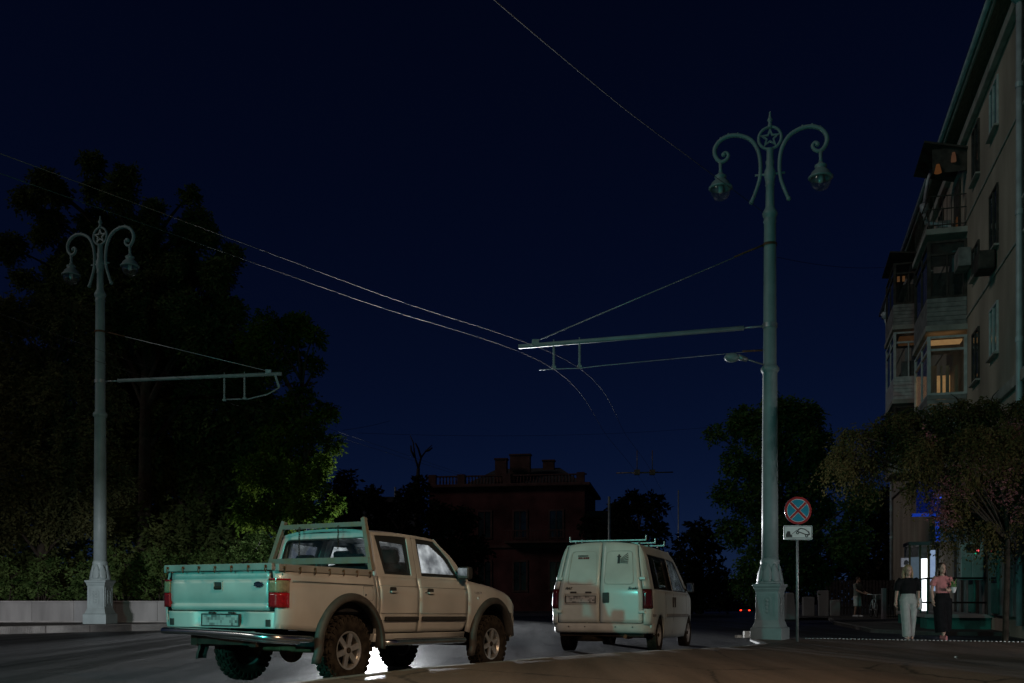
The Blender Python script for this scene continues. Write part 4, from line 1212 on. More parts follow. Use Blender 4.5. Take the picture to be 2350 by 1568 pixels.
# ------------------------------------------------------------------ no stopping sign with tow plate
SY = 21.6
sc_ = at(1831, 1172, SY)
sg = thing('road_sign', 'round no-stopping sign with a red cross above a tow-truck plate on a thin post', 'road sign', (sc_.x, sc_.y, 0.0), (0, 0, R(4)))
m = MB(); m.tube([(0, .03, -.2), (0, .03, sc_.z + .25)], .03, 10); m.build('post', MT['steel'], sg)
zc = sc_.z; r0 = .30
M_SB = mat('sign_blue', (.03, .28, .40), .20, 0, .5, (4, .1)); M_SR = mat('sign_red', (.40, .03, .03), .3, 0, .5, (4, .1)); M_SW = mat('sign_white', (.72, .75, .73), .35, 0, .5, (4, .1))  # blue shifted to bright cyan in place of teal signal light
m = MB(); m.lathe([(r0, 0), (r0, .012)], 40, (0, -.012, zc), 'y'); disc = m.build('disc', M_SB, sg)
def disc_map(d): return lambda u, v: (u, d, zc + v)
m = MB(); C40 = [2 * math.pi * k / 40 for k in range(40)]
m.ring([(r0 * 1.0 * math.cos(a), r0 * math.sin(a)) for a in C40], [(r0 * .83 * math.cos(a), r0 * .83 * math.sin(a)) for a in C40], disc_map(-.018), (0, .006, 0)); m.build('red_border', M_SR, disc)
m = MB(); m.ring([(r0 * .835 * math.cos(a), r0 * .835 * math.sin(a)) for a in C40], [(r0 * .80 * math.cos(a), r0 * .80 * math.sin(a)) for a in C40], disc_map(-.0165), (0, .005, 0)); m.build('white_border', M_SW, disc)
for s in (-1, 1):
    m = MB(); m.box((0, -.0165 - .001 * s, zc), (r0 * 1.62, .004, .05), (0, s * R(45), 0)); m.build('red_stripe', M_SR, disc)
    m = MB(); m.box((0, -.0148 - .0005 * s, zc), (r0 * 1.62, .004, .068), (0, s * R(45), 0)); m.build('white_edging', M_SW, disc)
zp = sc_.z - .48
m = MB(); m.prism(roundpoly([(-.32, -.155), (.32, -.155), (.32, .155), (-.32, .155)], .03), lambda u, v: (u, -.012, zp + v), (0, .012, 0)); plt = m.build('tow_plate', M_SW, sg)
def pm(u, v): return (u, -.015, zp + v)
m = MB()
m.ring(roundpoly([(-.31, -.145), (.31, -.145), (.31, .145), (-.31, .145)], .03), roundpoly([(-.30, -.135), (.30, -.135), (.30, .135), (-.30, .135)], .025), pm, (0, .004, 0)); m.build('plate_border', M_INK, plt)
m = MB()
m.prism([(-.27, -.10), (-.27, -.04), (-.235, .03), (-.18, .03), (-.165, -.04), (-.13, -.06), (-.13, -.10)], pm, (0, .004, 0)); m.build('tow_truck_symbol', M_INK, plt)
m = MB(); m.prism([(-.16, -.055), (-.15, -.04), (-.03, .06), (-.02, .05)], pm, (0, .004, 0)); m.build('tow_boom_symbol', M_INK, plt)
m = MB(); m.ring([(-.03, .02), (.0, .075), (.06, .105), (.15, .085), (.25, .02), (.265, -.05), (.20, -.06), (.06, -.01)], [(.0, .03), (.02, .06), (.065, .085), (.14, .068), (.22, .015), (.235, -.028), (.19, -.035), (.06, .012)], pm, (0, .004, 0)); m.build('towed_car_symbol', M_INK, plt)
m = MB(); m.ring([(.19 + .035 * math.cos(a), -.065 + .035 * math.sin(a)) for a in C40], [(.19 + .016 * math.cos(a), -.065 + .016 * math.sin(a)) for a in C40], pm, (0, .004, 0)); m.ring([(-.01 + .035 * math.cos(a), .0 + .035 * math.sin(a)) for a in C40], [(-.01 + .016 * math.cos(a), 0 + .016 * math.sin(a)) for a in C40], pm, (0, .004, 0)); m.build('car_wheel_symbol', M_INK, plt)
m = MB(); m.prism([(-.29, -.118), (.29, -.118), (.29, -.108), (-.29, -.108)], pm, (0, .004, 0)); m.build('ground_line', M_INK, plt)
# rough stone post at the far corner behind the lamp, and a white painted block at the kerb
q = at(1812, 1400, 42.0); m = MB(); m.sqlathe([(.20, 0), (.15, 1.05), (.12, 1.12)]); tag(m.build('stone_post', MT['concrete'], loc=(q.x, 42.0, .05)), 'pale tapering stone post just right of the near lamp pedestal', 'post')
q = at(1704, 1462, 24.5); m = MB(); m.box((0, 0, .08), (.17, .16, .16)); m.box((-.2, .02, .03), (.16, .1, .06), (0, 0, .4)); tag(m.build('rubble_block', mat('pale_block', (.45, .43, .38), .8), loc=(q.x, 24.0, -.0)), 'small pale block of rubble at the kerb left of the near lamp pedestal', 'block')

# ------------------------------------------------------------------ apartment block on the right
M_STUCCO = mat('grey_stucco', (.33, .275, .22), .9, 0, .2, (.7, .32), bump=(12, .35), vec=(1, 1, .35))
M_TRIMW = mat('pale_trim', (.30, .28, .25), .85, 0, .2, (2, .25), bump=(14, .25))
M_SOFFIT = mat('dark_soffit_wood', (.12, .085, .06), .85, 0, .2, (4, .35), vec=(1, 6, 1))
M_ROOFT = mat('dark_roof', (.05, .045, .045), .85, 0, .2, (3, .3))
M_PANE = mat('dark_window_pane', (.020, .030, .034), .08, 0, .7, (1.5, .5))
M_PANE2 = mat('painted_reflection_pane', (.10, .22, .21), .14, 0, .7, (1.5, .3))  # teal reflection put into the pane colour
M_WFRAME = mat('white_window_frame', (.42, .43, .42), .5, 0, .4, (5, .2))
M_DARKW = mat('dark_timber', (.05, .042, .036), .85, 0, .2, (6, .4))
M_SIDING = mat('grey_siding', (.20, .19, .18), .7, 0, .3, (4, .3))
M_PIPE = mat('painted_pipe', (.34, .38, .40), .5, .1, .4, (3, .2))
M_WARM = emis('lit_room', (1.0, .50, .20), .34)
M_WARM2 = emis('dim_lit_room', (1.0, .38, .14), .04)
M_CURT = mat('curtain', (.35, .28, .2), .9, 0, .1, (9, .25), vec=(6, 6, .3))
U = Vector((.2625, .965, 0)); NRM = Vector((-.965, .2625, 0))
AO = Vector((8.40, 10.0, 0))
yawA = math.atan2(U.y, U.x)
APT = thing('apartment_building', 'tall grey stucco apartment block with stacked balconies along the right edge', 'building', AO, (0, 0, yawA))
A = APT     # local: x along the facade, +y towards the street, z up
HT = 15.5; LEN = 43.0; X0 = 11.6; XM = (LEN + X0) / 2; XL = LEN - X0
wcols = [(17.3, [(13.45, 14.75, 1), (10.3, 11.9, 0), (7.45, 8.8, 1)]), (19.9, [(13.25, 14.8, 0), (10.4, 11.3, 0), (7.3, 8.8, 0)]), (13.0, [(13.4, 14.8, 0), (10.3, 11.8, 0)])]
m = MB(); m.box((XM, -6.0, HT / 2), (XL, 12.0, HT)); wl = m.build('wall', M_STUCCO, A)
for z, h, d in ((6.2, .28, .10), (9.6, .07, .035), (12.6, .07, .035), (15.2, .30, .16)):
    m = MB(); m.box((XM, d / 2 + .002, z), (XL + .1, d, h)); m.build('string_course', M_TRIMW, A, bevel=.02)
for k in range(4):
    for z in (7.9, 10.9, 13.9): pass
m = MB(); m.box((XM, -5.6, HT + .06), (XL + 1, 12.1, .12)); m.build('soffit', M_SOFFIT, A)
m = MB(); m.box((XM, .47, HT + .16), (XL + 1, .06, .26)); m.build('fascia', M_TRIMW, A)
m = MB(); m.tube([(X0 - .5, .58, HT + .20), (LEN + .5, .58, HT + .20)], .07, 8); m.build('gutter', M_PIPE, A)
m = MB(); m.grid([[(X0 - .5, .62, HT + .27), (X0 - .5, -6, HT + 3.0)], [(LEN + .5, .62, HT + .27), (LEN + .5, -6, HT + 3.0)]], (0, 0, .06), smooth=False); m.build('roof', M_ROOFT, A)
for x0 in (13.95, LEN - .3):
    m = MB(); m.tube([(x0, .10, .3), (x0, .10, HT - .5)], .075, 10)
    for z in (4, 7, 10, 13): m.lathe([(.09, z), (.09, z + .12)], 10, (x0, .10, 0), cap=False)
    m.tube([(x0, .10, HT - .5), (x0, .45, HT - .1), (x0, .55, HT + .1)], .075, 10); m.build('downpipe', M_PIPE, A)
# elbow pipes that jut out at the far eaves
for x0 in (23.2, 36.0):
    m = MB(); m.lathe([(.16, -.05), (.13, -.25), (.08, -.35)], 10, (x0, 1.0, HT - 1.6)); m.tube([(x0, 1.0, HT - 1.95), (x0, .95, HT - 2.25), (x0 - .1, .3, HT - 2.45), (x0 - .1, .12, HT - 2.6), (x0 - .1, .12, HT - 5)], .07, 8); m.tube([(x0, .55, HT + .2), (x0, .9, HT - .9), (x0, 1.0, HT - 1.6)], .06, 8); m.build('downpipe', M_PIPE, A)


def win(parent, x, z0, z1, wd=1.05, lit=0, yb=.0):
    m = MB(); m.ring([(-wd / 2, z0), (wd / 2, z0), (wd / 2, z1), (-wd / 2, z1)], [(-wd / 2 + .07, z0 + .07), (wd / 2 - .07, z0 + .07), (wd / 2 - .07, z1 - .07), (-wd / 2 + .07, z1 - .07)], lambda u, v: (x + u, yb + .004, v), (0, .05, 0)); f = m.build('window', M_WFRAME if lit else M_DARKW, parent)
    m = MB(); m.box((x, yb + .018, (z0 + z1) / 2), (wd - .1, .02, z1 - z0 - .1)); m.build('pane', M_PANE2 if lit else M_PANE, f)
    m = MB(); m.box((x, yb + .045, (z0 + z1) / 2), (.05, .03, z1 - z0 - .12)); m.build('mullion', M_WFRAME if lit else M_DARKW, f)
    m = MB(); m.box((x, yb + .065, z0 - .04), (wd + .10, .13, .05)); m.build('sill', M_TRIMW, f)
    return f


for x, rows_ in wcols:
    for z0, z1, lit in rows_: win(A, x, z0, z1, 1.05, lit)
for x in (26.5, 29.0, 36.5, 39.5):
    for z0 in (7.4, 10.3, 13.3): win(A, x, z0, z0 + 1.4)
# flower box / cooler below a window
m = MB(); m.box((17.3, .26, 9.95), (.75, .42, .5)); m.build('flower_box', M_DARKW, A, bevel=.04)
m = MB(); m.box((20.9, .22, 11.2), (.8, .36, .55)); m.lathe([(.2, .40), (.2, .42)], 16, (20.9, 0, 11.2), 'y'); m.build('cooler_unit', M_SIDING, A, bevel=.02)
# stacks of balconies: local y = outwards
D = 1.15


def bay(x0, x1, levels, par=A):
    for (z0, z1, kind) in levels:
        m = MB(); m.box(((x0 + x1) / 2, D / 2, z0 - .09), (x1 - x0 + .12, D + .10, .18)); b = m.build('balcony', M_TRIMW, par, bevel=.015)
        xm = (x0 + x1) / 2
        if kind == 'rail':
            for k in range(9):
                y = .06 + (D - .12) * k / 8
                m = MB(); m.box((x0 + .03, y, z0 + .50), (.018, .018, 1.0)); m.build('baluster', M_DARKW, b)
            for k in range(12):
                x = x0 + .03 + (x1 - x0 - .06) * k / 11
                m = MB(); m.box((x, D - .03, z0 + .50), (.018, .018, 1.0)); m.build('baluster', M_DARKW, b)
            for z in (.12, .62, 1.02):
                m = MB(); m.bar((x0 + .03, .02, z0 + z), (x0 + .03, D - .03, z0 + z), .03, .03); m.build('rail', M_DARKW, b)
                m = MB(); m.bar((x0 + .03, D - .03, z0 + z), (x1 - .03, D - .03, z0 + z), .03, .03); m.build('rail', M_DARKW, b)
            m = MB(); m.box((xm, .05, z0 + 1.0), (1.0, .03, 1.9)); m.build('balcony_door', M_DARKW, b)
            m = MB(); m.box((xm - .1, .075, z0 + .55), (.28, .02, .5)); m.build('lit_pane', M_WARM2, b)
            m = MB(); m.box((x1 - .5, .30, z0 + .6), (.5, .4, 1.0)); m.build('stored_box', M_SIDING, b)
        else:
            hp = .85    # parapet
            pm_ = M_SIDING if kind != 'white' else M_WFRAME
            for k in range(6):
                z = z0 + .07 + hp * k / 6
                m = MB(); m.box((x0 + .02, D / 2, z), (.05, D - .04, hp / 6 - .012)); m.build('cladding_board', pm_, b)
                m = MB(); m.box((xm, D - .02, z), (x1 - x0, .05, hp / 6 - .012)); m.build('cladding_board', pm_, b)
            fm = M_WFRAME if kind in ('white', 'lit') else M_DARKW
            zt = z1 - .18
            for (p, q, w_) in (((x0 + .03, .05, z0 + hp), (x0 + .03, .05, zt), .09), ((x0 + .03, D - .05, z0 + hp), (x0 + .03, D - .05, zt), .10), ((x1 - .03, D - .05, z0 + hp), (x1 - .03, D - .05, zt), .09), ((xm, D - .05, z0 + hp), (xm, D - .05, zt), .06)):
                m = MB(); m.bar(p, q, w_, w_, (1, 0, 0)); m.build('frame_post', fm, b)
            for z in (z0 + hp + .03, zt - .42, zt - .03):
                m = MB(); m.bar((x0 + .03, .05, z), (x0 + .03, D - .05, z), .07, .07); m.bar((x0 + .03, D - .05, z), (x1 - .03, D - .05, z), .07, .07); m.build('frame_rail', fm, b)
            if kind != 'lit':
                m = MB(); m.bar((x0 + .03, D * .5, z0 + hp), (x0 + .03, D * .5, zt - .4), .05, .05, (1, 0, 0)); m.build('frame_post', fm, b)
            m = MB(); m.box((x0 + .035, D / 2, (z0 + hp + zt) / 2), (.006, D - .16, zt - z0 - hp - .1)); m.build('side_pane', MT['glass_clean'], b)
            m = MB(); m.box((xm, D - .05, (z0 + hp + zt) / 2), (x1 - x0 - .1, .006, zt - z0 - hp - .1)); m.build('front_pane', MT['glass_clean'], b)
            if kind == 'lit':
                m = MB(); m.box((x1 - .25, D / 2, z0 + hp + .55), (.02, D - .1, 1.3)); m.build('lit_back_wall', M_WARM, b)
                m = MB(); m.box((x0 + .35, D * .52, zt - .12), (.5, D - .2, .05)); m.build('lit_ceiling', M_WARM, b)
                for y in (.16, .42, .60):
                    m = MB(); m.box((x0 + 1.0, y, z0 + hp + .5), (.06, .10 if y < .5 else .06, 1.2)); m.build('inner_frame', M_CURT, b)
                m = MB(); m.box((x0 + .9, D - .25, z0 + hp + .5), (.03, .30, 1.2)); m.build('curtain', M_CURT, b)
            elif kind == 'white':
                m = MB(); m.box((x0 + .5, D * .45, zt - .25), (.6, D - .4, .25)); m.build('lit_shelf', M_WARM2, b)
                m = MB(); m.box((x0 + .8, D * .4, z0 + 1.2), (.5, .6, .9)); m.build('stored_box', M_SIDING, b)
            else:
                m = MB(); m.box((x0 + .25, D * .5, z0 + hp + .4), (.03, D - .2, .9)); m.build('boarding', M_DARKW, b)
    return


bay(21.4, 24.6, [(12.4, 14.6, 'rail'), (9.4, 12.2, 'dark'), (6.4, 9.25, 'lit')])
bay(31.2, 34.4, [(12.0, 14.7, 'dark'), (9.0, 11.9, 'white'), (6.2, 8.9, 'dark')])
m = MB(); m.box((22.6, .62, 14.95), (2.6, 1.3, .06), (R(14), 0, 0)); m.build('canopy', M_DARKW, A)
m = MB(); m.box((21.42, .5, 14.5), (.03, 1.0, .75)); m.build('canopy_side', M_DARKW, A)
m = MB(); m.lathe([(.05, .12), (.08, .0), (.11, -.14)], 10, (21.34, .85, 14.25)); m.build('porch_lamp', emis('porch_lamp_glow', (1.0, .36, .12), .06), A)
m = MB(); m.lathe([(.04, .14), (.07, .0), (.08, -.14)], 10, (21.34, .40, 14.55)); m.build('porch_lamp', emis('porch_lamp_glow2', (1.0, .45, .25), .05), A)
m = MB(); m.box((32.8, .62, 14.9), (3.4, 1.35, .06), (R(6), 0, 0)); m.build('canopy', M_DARKW, A)
for yy, zz2 in ((.75, 13.9), (.95, 13.9)):
    m = MB(); m.box((31.3, yy, zz2), (.02, .10, .22)); m.build('lit_pane', emis('small_lamp_%d' % int(yy * 100), (1, .4, .15), .10), A)

# ------------------------------------------------------------------ ground floor shops of the block
def apt(x, y, z): return AO + U * x + NRM * y + Vector((0, 0, z))


rotA = (0, 0, yawA)
M_TEAL = mat('teal_paint', (.03, .16, .13), .6, 0, .4, (4, .25))
M_GLOWW = emis('shop_white_light', (.85, .93, 1.0), 2.2)
M_GLOWB = emis('pale_blue_light', (.45, .62, 1.0), .45)
M_BLUE = emis('blue_sign_light', (.02, .10, .95), .28)
M_BLUE2 = emis('deep_blue_light', (.01, .05, .55), .10)
# glazed porch with a bright lamp panel
p = apt(27.3, 0, .1); t = thing('shop_porch', 'shop porch with one bright white glowing door panel behind the two women', 'shop porch', p, rotA)
m = MB(); m.box((.8, .50, 2.85), (1.7, 1.06, .12)); m.build('porch_roof', M_TRIMW, t)
m = MB(); m.box((1.5, .5, 1.4), (.1, 1.0, 2.8)); m.build('porch_back', M_SIDING, t)
for y in (.04, .34, .62, .98):
    m = MB(); m.box((0, y, 1.4), (.07, .06, 2.8)); m.build('porch_post', mat('ochre_post_%d' % int(y * 100), (.24, .18, .08), .7), t)
m = MB(); m.box((0.02, .48, 1.32), (.03, .20, 1.95)); m.build('lit_panel', M_GLOWW, t)
m = MB(); m.box((0.02, .19, 1.85), (.03, .17, 1.5)); m.build('frosted_panel', M_GLOWB, t)
m = MB(); m.box((0.02, .80, 1.75), (.03, .28, 1.2)); m.build('frosted_panel', mat('dull_panel', (.4, .45, .5), .4, emit=(.4, .5, .7), estr=.10), t)
p = at(2079, 1291, 37.5); m = MB(); m.box((0, 0, 0), (.36, .06, .34)); o = m.build('pharmacy_plate', mat('pale_plate', (.5, .5, .52), .5, emit=(.6, .65, .8), estr=.10), loc=p); tag(o, 'small pale square sign above the woman in the black top', 'sign')
m = MB(); m.tube([(0, .03, .6), (0, .03, -1.75)], .03, 8); m.build('sign_stem', MT['steel'], o)
m = MB(); m.prism(roundpoly([(-.10, -.09), (.06, -.09), (.10, .02), (.02, .10), (-.08, .06)], .04), lambda u, v: (u, -.035, v), (0, .004, 0)); m.build('sign_mark', M_INK, o)
# projecting signs
p = apt(26.0, .10, 3.95); t = thing('blue_fascia_sign', 'dim blue ribbed sign panel half hidden by the pink-flowered tree', 'sign', p, rotA)
for k in range(9):
    m = MB(); m.box((0, .42, .08 + .135 * k), (.10, .78, .12)); m.build('slat', M_BLUE2, t)
m = MB(); m.box((-.02, .48, -.06), (.16, .95, .10)); m.build('lit_edge', M_BLUE, t)
p = apt(22.6, .10, 2.75); t = thing('blue_light_box', 'small bright blue light-box sign under the pink-flowered tree', 'sign', p, rotA)
m = MB(); m.box((0, .35, .35), (.10, .62, .68)); m.build('sign_case', mat('sign_case_blue', (.10, .14, .22), .4, emit=(.2, .35, .8), estr=.03), t)
m = MB(); m.box((-.055, .585, .35), (.02, .13, .66)); m.build('lit_strip', M_BLUE, t)
m = MB(); m.box((-.06, .22, .12), (.02, .34, .03)); m.box((-.06, .22, .06), (.02, .30, .02)); m.build('print_line', M_INK, t)
p = apt(23.2, .55, 4.2); t = thing('blue_lamp_cluster', 'cluster of small bright blue lamps among the hanging leaves', 'lamps', p, rotA)
for k in range(9):
    a = random.uniform(0, 6.28); r_ = random.uniform(.05, .25)
    m = MB(); m.sphere((0, r_ * math.cos(a), r_ * math.sin(a)), .045, 8, 6); m.build('lamp', emis('blue_lamp_%d' % k, (.05, .12, 1.0), .9), t)
m = MB(); m.tube([(0, -.5, 0), (0, .28, 0)], .015, 6); m.build('bracket', M_DARKW, t)
# entrance platform with railing
p = apt(18.2, 0, .08); t = thing('entrance_platform', 'raised shop entrance platform with teal plinth and handrail right of the women', 'platform', p, rotA)
m = MB(); m.box((3.0, .85, .38), (7.2, 1.7, .10)); m.build('deck', MT['concrete'], t, bevel=.01)
m = MB(); m.box((.2, .83, .17), (1.4, 1.62, .32)); m.build('plinth', M_TEAL, t)
m = MB(); m.box((6.0, .83, .17), (1.2, 1.62, .32)); m.build('plinth', M_TEAL, t)
for x in (-.45, .9, 2.3, 3.8, 5.2, 6.5):
    m = MB(); m.tube([(x, 1.62, .43), (x, 1.62, 1.42)], .022, 8); m.build('rail_post', M_TEAL, t)
for z in (.75, 1.42):
    m = MB(); m.tube([(-.5, 1.62, z), (6.55, 1.62, z)], .024, 8); m.build('handrail', MT['dark_metal'], t)
    m = MB(); m.tube([(-.5, .1, z), (-.5, 1.62, z)], .024, 8); m.build('handrail', MT['dark_metal'], t)
# shop front wall with vertical panels and doors
p = apt(14.2, .03, .5); t = thing('storefront', 'dark shop front of narrow grey panels behind the entrance platform', 'shop front', p, rotA)
for k in range(22):
    m = MB(); m.box((.22 + k * .42, .05 + .01 * (k % 3), 1.35), (.40, .06, 2.7)); m.build('panel', [M_SIDING, mat('teal_grey_panel', (.10, .15, .145), .5), M_DARKW][(k * 7) % 3], t, bevel=.008)
for x in (2.3, 5.6):
    m = MB(); m.box((x, .11, 1.1), (.9, .05, 2.1)); d_ = m.build('door', M_TEAL, t, bevel=.01)
    m = MB(); m.box((x, .14, 1.4), (.62, .02, 1.1)); m.build('pane', M_PANE, d_)
m = MB(); m.box((4.6, .12, 2.85), (9.6, .2, .25)); m.build('fascia', M_DARKW, t)
# cash machine cabinet hung on the front
p = apt(17.9, .20, 1.45); t = thing('wall_cabinet', 'pale wall cabinet with a small screen and a red light beside the entrance', 'cabinet', p, rotA)
m = MB(); m.box((0, .28, .52), (.30, .58, 1.04)); m.build('case', mat('pale_cabinet', (.34, .38, .37), .5), t, bevel=.02)
m = MB(); m.box((-.155, .26, .86), (.02, .34, .24)); m.build('screen', M_PANE, t)
for y in (.14, .42):
    m = MB(); m.box((-.155, y, .34), (.016, .24, .60)); m.build('door_leaf', mat('teal_leaf_%d' % int(y * 100), (.20, .28, .26), .5), t)
m = MB(); m.sphere((-.17, .14, .80), .035, 8, 6); m.build('red_lamp', emis('red_indicator', (1, .10, .12), 1.2), t)
m = MB(); m.sphere((-.17, .20, .72), .018, 8, 6); m.build('green_lamp', emis('green_indicator', (.05, 1, .5), .6), t)

# ------------------------------------------------------------------ low wall on the left
M_PANEL = [mat('wall_panel_%d' % k, (.19 + .016 * k, .185 + .016 * k, .18 + .015 * k), .9, 0, .2, (1.1, .28), bump=(16, .35), vec=(1.6, 1, .3)) for k in range(3)]
lw = thing('low_wall', 'low grey concrete wall of plain panels behind the left street lamp', 'wall', (-24, 31.0, .2))
for k in range(11):
    x = .65 + 1.3 * k
    m = MB(); m.box((x, 0, .31), (1.294, .22, .63)); m.build('wall_panel', M_PANEL[(k * 5 + k // 3) % 3], lw, bevel=.008)
for k in range(11):
    m = MB(); m.box((.65 + 1.3 * k, -.01, .645), (1.294, .29, .045)); m.build('coping', MT['kerb'], lw, bevel=.008)
m = MB(); m.box((7.15, -.13, .02), (14.3, .06, .05)); m.build('footing', MT['kerb'], lw)

# ------------------------------------------------------------------ far house with a balustrade, closing the street
HY = 78.0; k_ = HY / FPX
q = at(985, 1371, HY); M_HRED = mat('red_lit_render', (.075, .024, .024), .9, 0, .1, (.6, .5)); M_HT = mat('house_trim', (.085, .040, .036), .9, 0, .1, (2, .25))
FH = thing('far_house', 'dark reddish house with roof balustrade and chimneys closing the street', 'house', (q.x, HY, -.1), (0, 0, R(-9)))
Wd, He, Dp = 12.2, 9.6, 11.0
m = MB(); m.box((Wd / 2, Dp / 2, He / 2), (Wd, Dp, He)); m.build('wall', M_HRED, FH)
m = MB(); m.box((Wd / 2, Dp / 2, He + .12), (Wd + .9, Dp + .9, .26)); m.build('cornice', M_HT, FH, bevel=.06)
m = MB(); m.box((Wd / 2, -.05, 5.0), (Wd + .2, .16, .2)); m.build('string_course', M_HT, FH)
m = MB()
for k in range(44): m.lathe([(.05, He + .28), (.075, He + .45), (.04, He + .65), (.06, He + .82)], 6, (.9 + k * .255, -.12, 0))
m.build('balusters', M_HT, FH); FH.children[-1]['kind'] = 'stuff'
m = MB(); m.box((Wd / 2, -.12, He + .88), (Wd + .3, .22, .10)); m.build('balustrade_rail', M_HT, FH)
for x in (.3, 2.6, 6.2, 11.9):
    m = MB(); m.box((x, -.12, He + .62), (.6, .4, .80)); m.build('balustrade_pier', M_HT, FH)
m = MB(); m.grid([[(2.6, .8, He + .3), (4.6, 4.5, He + 2.0), (4.6, 6.5, He + 2.0), (2.6, Dp - .5, He + .3)], [(Wd - .2, .8, He + .3), (Wd - 2.4, 4.5, He + 2.0), (Wd - 2.4, 6.5, He + 2.0), (Wd - .2, Dp - .5, He + .3)]], smooth=False)
rf = m.build('roof', M_ROOFT, FH)
for (x, y, wd, z0, z1) in ((5.6, .8, .9, He + .3, He + 2.2), (6.9, 2.2, 1.6, He + .5, He + 2.7), (8.9, 4.4, .9, He + 1.4, He + 2.5)):
    m = MB(); m.box((x, y, (z0 + z1) / 2), (wd, .7, z1 - z0)); m.box((x, y, z1 + .06), (wd + .14, .84, .12)); m.build('chimney', M_HT, rf)
for x in (1.6, 4.4, 7.2, 10.0):
    for z0, z1 in ((5.7, 7.7), (1.6, 3.8)):
        m = MB(); m.ring([(-.6, z0 - .1), (.6, z0 - .1), (.6, z1 + .15), (-.6, z1 + .15)], [(-.48, z0), (.48, z0), (.48, z1), (-.48, z1)], lambda u, v: (x + u, -.06, v), (0, .08, 0)); f_ = m.build('window', M_HT, FH)
        m = MB(); m.box((x, -.012, (z0 + z1) / 2), (.96, .02, z1 - z0)); m.build('pane', M_PANE, f_)
        m = MB(); m.box((x, -.04, (z0 + z1) / 2), (.06, .04, z1 - z0)); m.build('mullion', M_HT, f_)
for x in (7.2,):
    m = MB(); m.box((x + 1.4, -.45, 5.3), (5.0, .9, .16)); b = m.build('balcony', M_HT, FH)
    for k in range(20):
        m = MB(); m.box((x - 1.0 + k * .25, -.86, 5.75), (.05, .05, .8)); m.build('baluster', M_HT, b)
    m = MB(); m.box((x + 1.4, -.86, 6.18), (5.0, .08, .08)); m.build('rail', M_HT, b)
for k in range(3):
    m = MB(); m.box((Wd + .02, 1.8 + 3.6 * k, 6.7), (.05, 1.0, 2.0)); m.build('side_window', M_PANE, FH)
m = MB(); m.box((Wd + 1.6, 5.0, 3.9), (3.2, 7.0, 7.8)); m.box((Wd + 2.3, 7.0, 8.3), (1.5, 2.0, 1.0)); m.build('side_wing', mat('dark_wing', (.055, .038, .034), .9), FH)
# low building further left
q = at(800, 1371, 95.0); M_FL = mat('grey_blue_render', (.06, .06, .07), .9)
FL = thing('distant_building', 'low dark flat building left of the house with the balustrade', 'building', (q.x, 95, -.5))
m = MB(); m.box((3.1, 5, 5.2), (6.4, 8, 10.6)); m.build('wall', M_FL, FL)
m = MB(); m.box((3.1, 5, 10.9), (6.8, 8.4, .5)); rf = m.build('roof', M_ROOFT, FL)
for x in (.9, 1.9, 4.3):
    m = MB(); m.box((x, 3, 11.5), (.5, .5, .9)); m.build('chimney', M_FL, rf)
for x in (1.2, 3.1, 5.0):
    for z in (4, 7.5):
        m = MB(); m.box((x, .98, z), (1.0, .06, 1.6)); m.build('window', M_PANE, FL)
# thin far posts
for px, y0, y1, Yd, r_, lab in ((1398, 1140, 1372, 52.0, .07, 'thin pale pole rising behind the white van'), (907, 1118, 1372, 80.0, .08, 'thin pale far post left of the house with the balustrade'), (1557, 1125, 1372, 90.0, .06, 'thin far pole between the dark trees right of the van')):
    a = at(px, y0, Yd); m = MB(); m.tube([(0, 0, -1.0), (0, 0, a.z)], r_, 8); tag(m.build('thin_pole', MT['steel'], loc=(a.x, a.y, 0)), lab, 'pole', 'thin far poles')
# wooden utility pole by the trees
q = at(662, 1371, 36.0); t = thing('utility_pole', 'dark timber utility pole with cable clips against the lit green tree', 'utility pole', (q.x, 36.0, .2))
m = MB(); m.tube([(0, 0, -.3), (0, 0, 7.9)], [.13, .10], 12); m.build('pole', MT['bark'], t)
m = MB(); m.tube([(-.25, -.1, 7.6), (-.2, -.12, 7.0), (-.12, -.15, 6.4), (-.14, -.15, 5.4), (-.24, -.14, 4.5)], .02, 6); m.tube([(.05, -.15, 6.0), (.14, -.15, 4.6), (.18, -.15, 3.7)], .022, 6); m.build('cable_clip', MT['steel'], t)

# ------------------------------------------------------------------ trees and shrubs
rng = np.random.default_rng(11)


